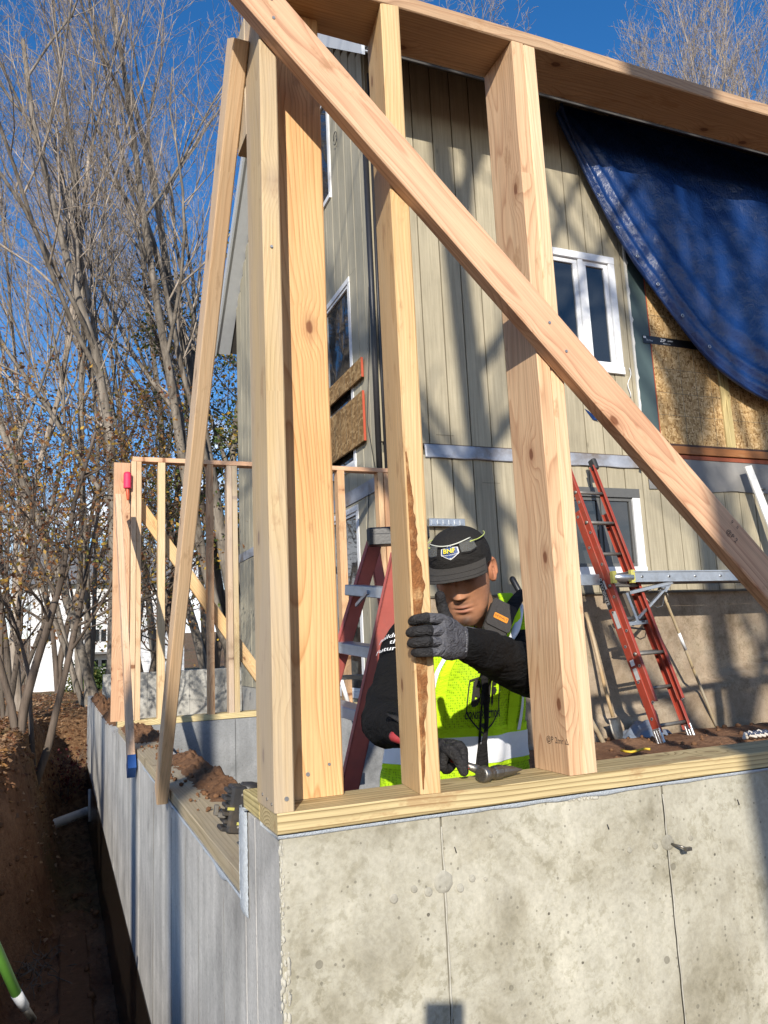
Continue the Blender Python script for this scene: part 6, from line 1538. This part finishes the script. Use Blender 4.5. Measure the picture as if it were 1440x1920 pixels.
# ------------------------------------------------------------------ hammer
ham = thing('hammer', 'worn steel framing hammer with red grip, its head resting on the sill plate', 'hammer', HAM1)
RG = plain('red_rubber_grip', (.30, .03, .035), .55, var=.3, scale=80)
m = MB(); up2 = Vector((0, 0, 1)); s2 = hd_.cross(up2).normalized(); 
loft(m, [(HAM0+hd_*q_, s2, a, s2.cross(hd_), a*.8) for q_, a in ((0, .013), (.008, .0175), (.02, .0165), (.05, .0145), (.10, .015), (.14, .0135), (.145, .010))], 14); m.build('grip', RG, ham)
m = MB(); loft(m, [(HAM0+hd_*q_, s2, a, s2.cross(hd_), b_) for q_, a, b_ in ((.14, .0095, .0075), (.2, .0085, .007), ((HAM1-HAM0).length-.01, .010, .010))], 12); m.build('shank', STEEL, ham)
m = MB(); lettering('', 'ESTWING', .011, lambda x, y: HAM0+hd_*(.165+x+.02)-CF*.011+up2*y, plain('red_print', (.5, .03, .03), .6), mb=m); m.build('shank_print', plain('red_print_b', (.5, .03, .03), .6), ham)
hb = Yp(905, 1452, .045); ht = Yp(984, 1440, .085); hz = (ht-hb).normalized(); hs = hz.cross(up2).normalized(); hu = hs.cross(hz)
m = MB(); f0 = hb
loft(m, [(f0+hz*q_, hs, a, hu, a) for q_, a in ((-.004, .0150), (-.002, .0170), (.012, .0172), (.016, .0135), (.024, .0120), (.030, .0130))], 20)
m.build('face', STEEL, ham)
m = MB()
loft(m, [(f0+hz*q_, hs, a, hu, b_) for q_, a, b_ in ((.028, .0125, .0125), (.034, .0145, .0150), (.052, .0145, .0150), (.058, .011, .0135), (.075, .0115, .0115), (.095, .0125, .0075), (.112, .0135, .0022))], 12, smooth=False)
m.build('claw', STEEL, ham)
m = MB()
fx = f0-hz*.0042
for i in range(-3, 4):
    for j in range(-3, 4):
        if i*i+j*j < 12: m.box(i*.0042-.0014, i*.0042+.0014, j*.0042-.0014, j*.0042+.0014, -.0012, .0006, M=Matrix(((hs.x, hu.x, hz.x, fx.x), (hs.y, hu.y, hz.y, fx.y), (hs.z, hu.z, hz.z, fx.z), (0, 0, 0, 1))))
tag(m.build('milled_teeth', STEEL, ham), None, None, None, 'stuff')
# black tool handle leaning on the house behind the man's shoulder
hn = thing('scraper_tool', 'black-gripped long scraper leaning on the house behind the worker', 'scraper', Yp(990, 1170, 4.3))
a, b_ = Yp(961, 1086, 4.45), Yp(981, 1122, 4.38); d = b_-a
m = MB(); m.tube([a, b_], [.028, .026], 10, round_end=True); m.build('grip', BLK, hn); m = MB(); m.tube([b_, b_+d*7], .02, 8); m.build('shaft', POLE, hn)
# ------------------------------------------------------------------ the photographer behind the lens
lp = .25; bkp = 2.18; PX, PY = back_pt(lp, bkp); pz = -1.25
fwp = Vector((math.sin(YAW), math.cos(YAW), 0)); rp = Vector((fwp.y, -fwp.x, 0)); P0 = Vector((PX, PY, pz))
def pp(r, f, u): return P0+rp*r+fwp*f+UPV*u
HP = pp(0, .05, 1.60)
def hdp(x, y, z): return HP+rp*(-x)*-1+fwp*y+UPV*z
phc = CPOS-CF*.016-UPV*.055
J2 = dict(tr=rp, tf=fwp, pel=pp(0, 0, .92), bel=pp(0, .01, 1.05), ch=pp(0, .02, 1.26), nb=pp(0, .0, 1.43), hd=HP-UPV*.02, sl=pp(-.17, 0, 1.38), el=pp(-.2, .18, 1.18), wl=phc-rp*.05-fwp*.05-UPV*.09, sr=pp(.17, 0, 1.38), er=pp(.24, .18, 1.18), wr=phc+rp*.05-fwp*.05-UPV*.09,
  legs=[(pp(.09, 0, .88), pp(.11, .02, .48), pp(.12, -.02, .08), pp(.13, .13, .07)), (pp(-.09, 0, .88), pp(-.11, .02, .48), pp(-.12, -.02, .08), pp(-.13, .13, .07))])
V2, F2_ = person_body('person', J2, None, [SHIRT], .016)
h2 = head_mesh(None, hdp, COLS)
ph_ = finish_person('person', V2, F2_, [h2], 0, [SKIN, SHIRT, PANTS, LEATH], 'photographer in dark clothes standing outside the trench corner holding up a phone', lambda c: 0 if c.z > pz+1.47 else (2 if c.z < pz+.95 else 1))
m = MB()
for s_, wr_ in ((-1, J2['wl']), (1, J2['wr'])):
    loft(m, [(wr_+UPV*q_*.09, fwp, a, rp, b_) for q_, a, b_ in ((-.1, .03, .022), (.3, .036, .02), (.7, .04, .018), (1.0, .03, .012))], 12)
    for i in range(4):
        c = wr_+UPV*(.045+.02*i); m.tube([c+fwp*.01+rp*s_*.012, c+fwp*.035+rp*s_*.004, c+fwp*.045-rp*s_*.02], [.009, .009, .008], 8, True, 0, True, True)
    m.tube([wr_+UPV*.05-fwp*.02, wr_+UPV*.09-fwp*.012-rp*s_*.01, wr_+UPV*.115-rp*s_*.025-fwp*.0], [.012, .011, .01], 8, True, 0, True, True)
SK2 = plain('hand_skin', (.34, .17, .10), .5); m.build('hands', SK2, ph_)
M = Matrix(((CR.x, -CD.x, -CF.x, phc.x), (CR.y, -CD.y, -CF.y, phc.y), (CR.z, -CD.z, -CF.z, phc.z), (0, 0, 0, 1)))
m = MB(); m.box(-.0375, .0375, -.085, .070, -.004, .004, M=M, b=.003); ph = tag(m.build('phone', BLK), 'black phone held up by the photographer outside the wall', 'phone')
m = MB(); m.box(-.034, .034, -.08, .066, .0042, .0048, M=M); m.build('screen', GLASS, ph)
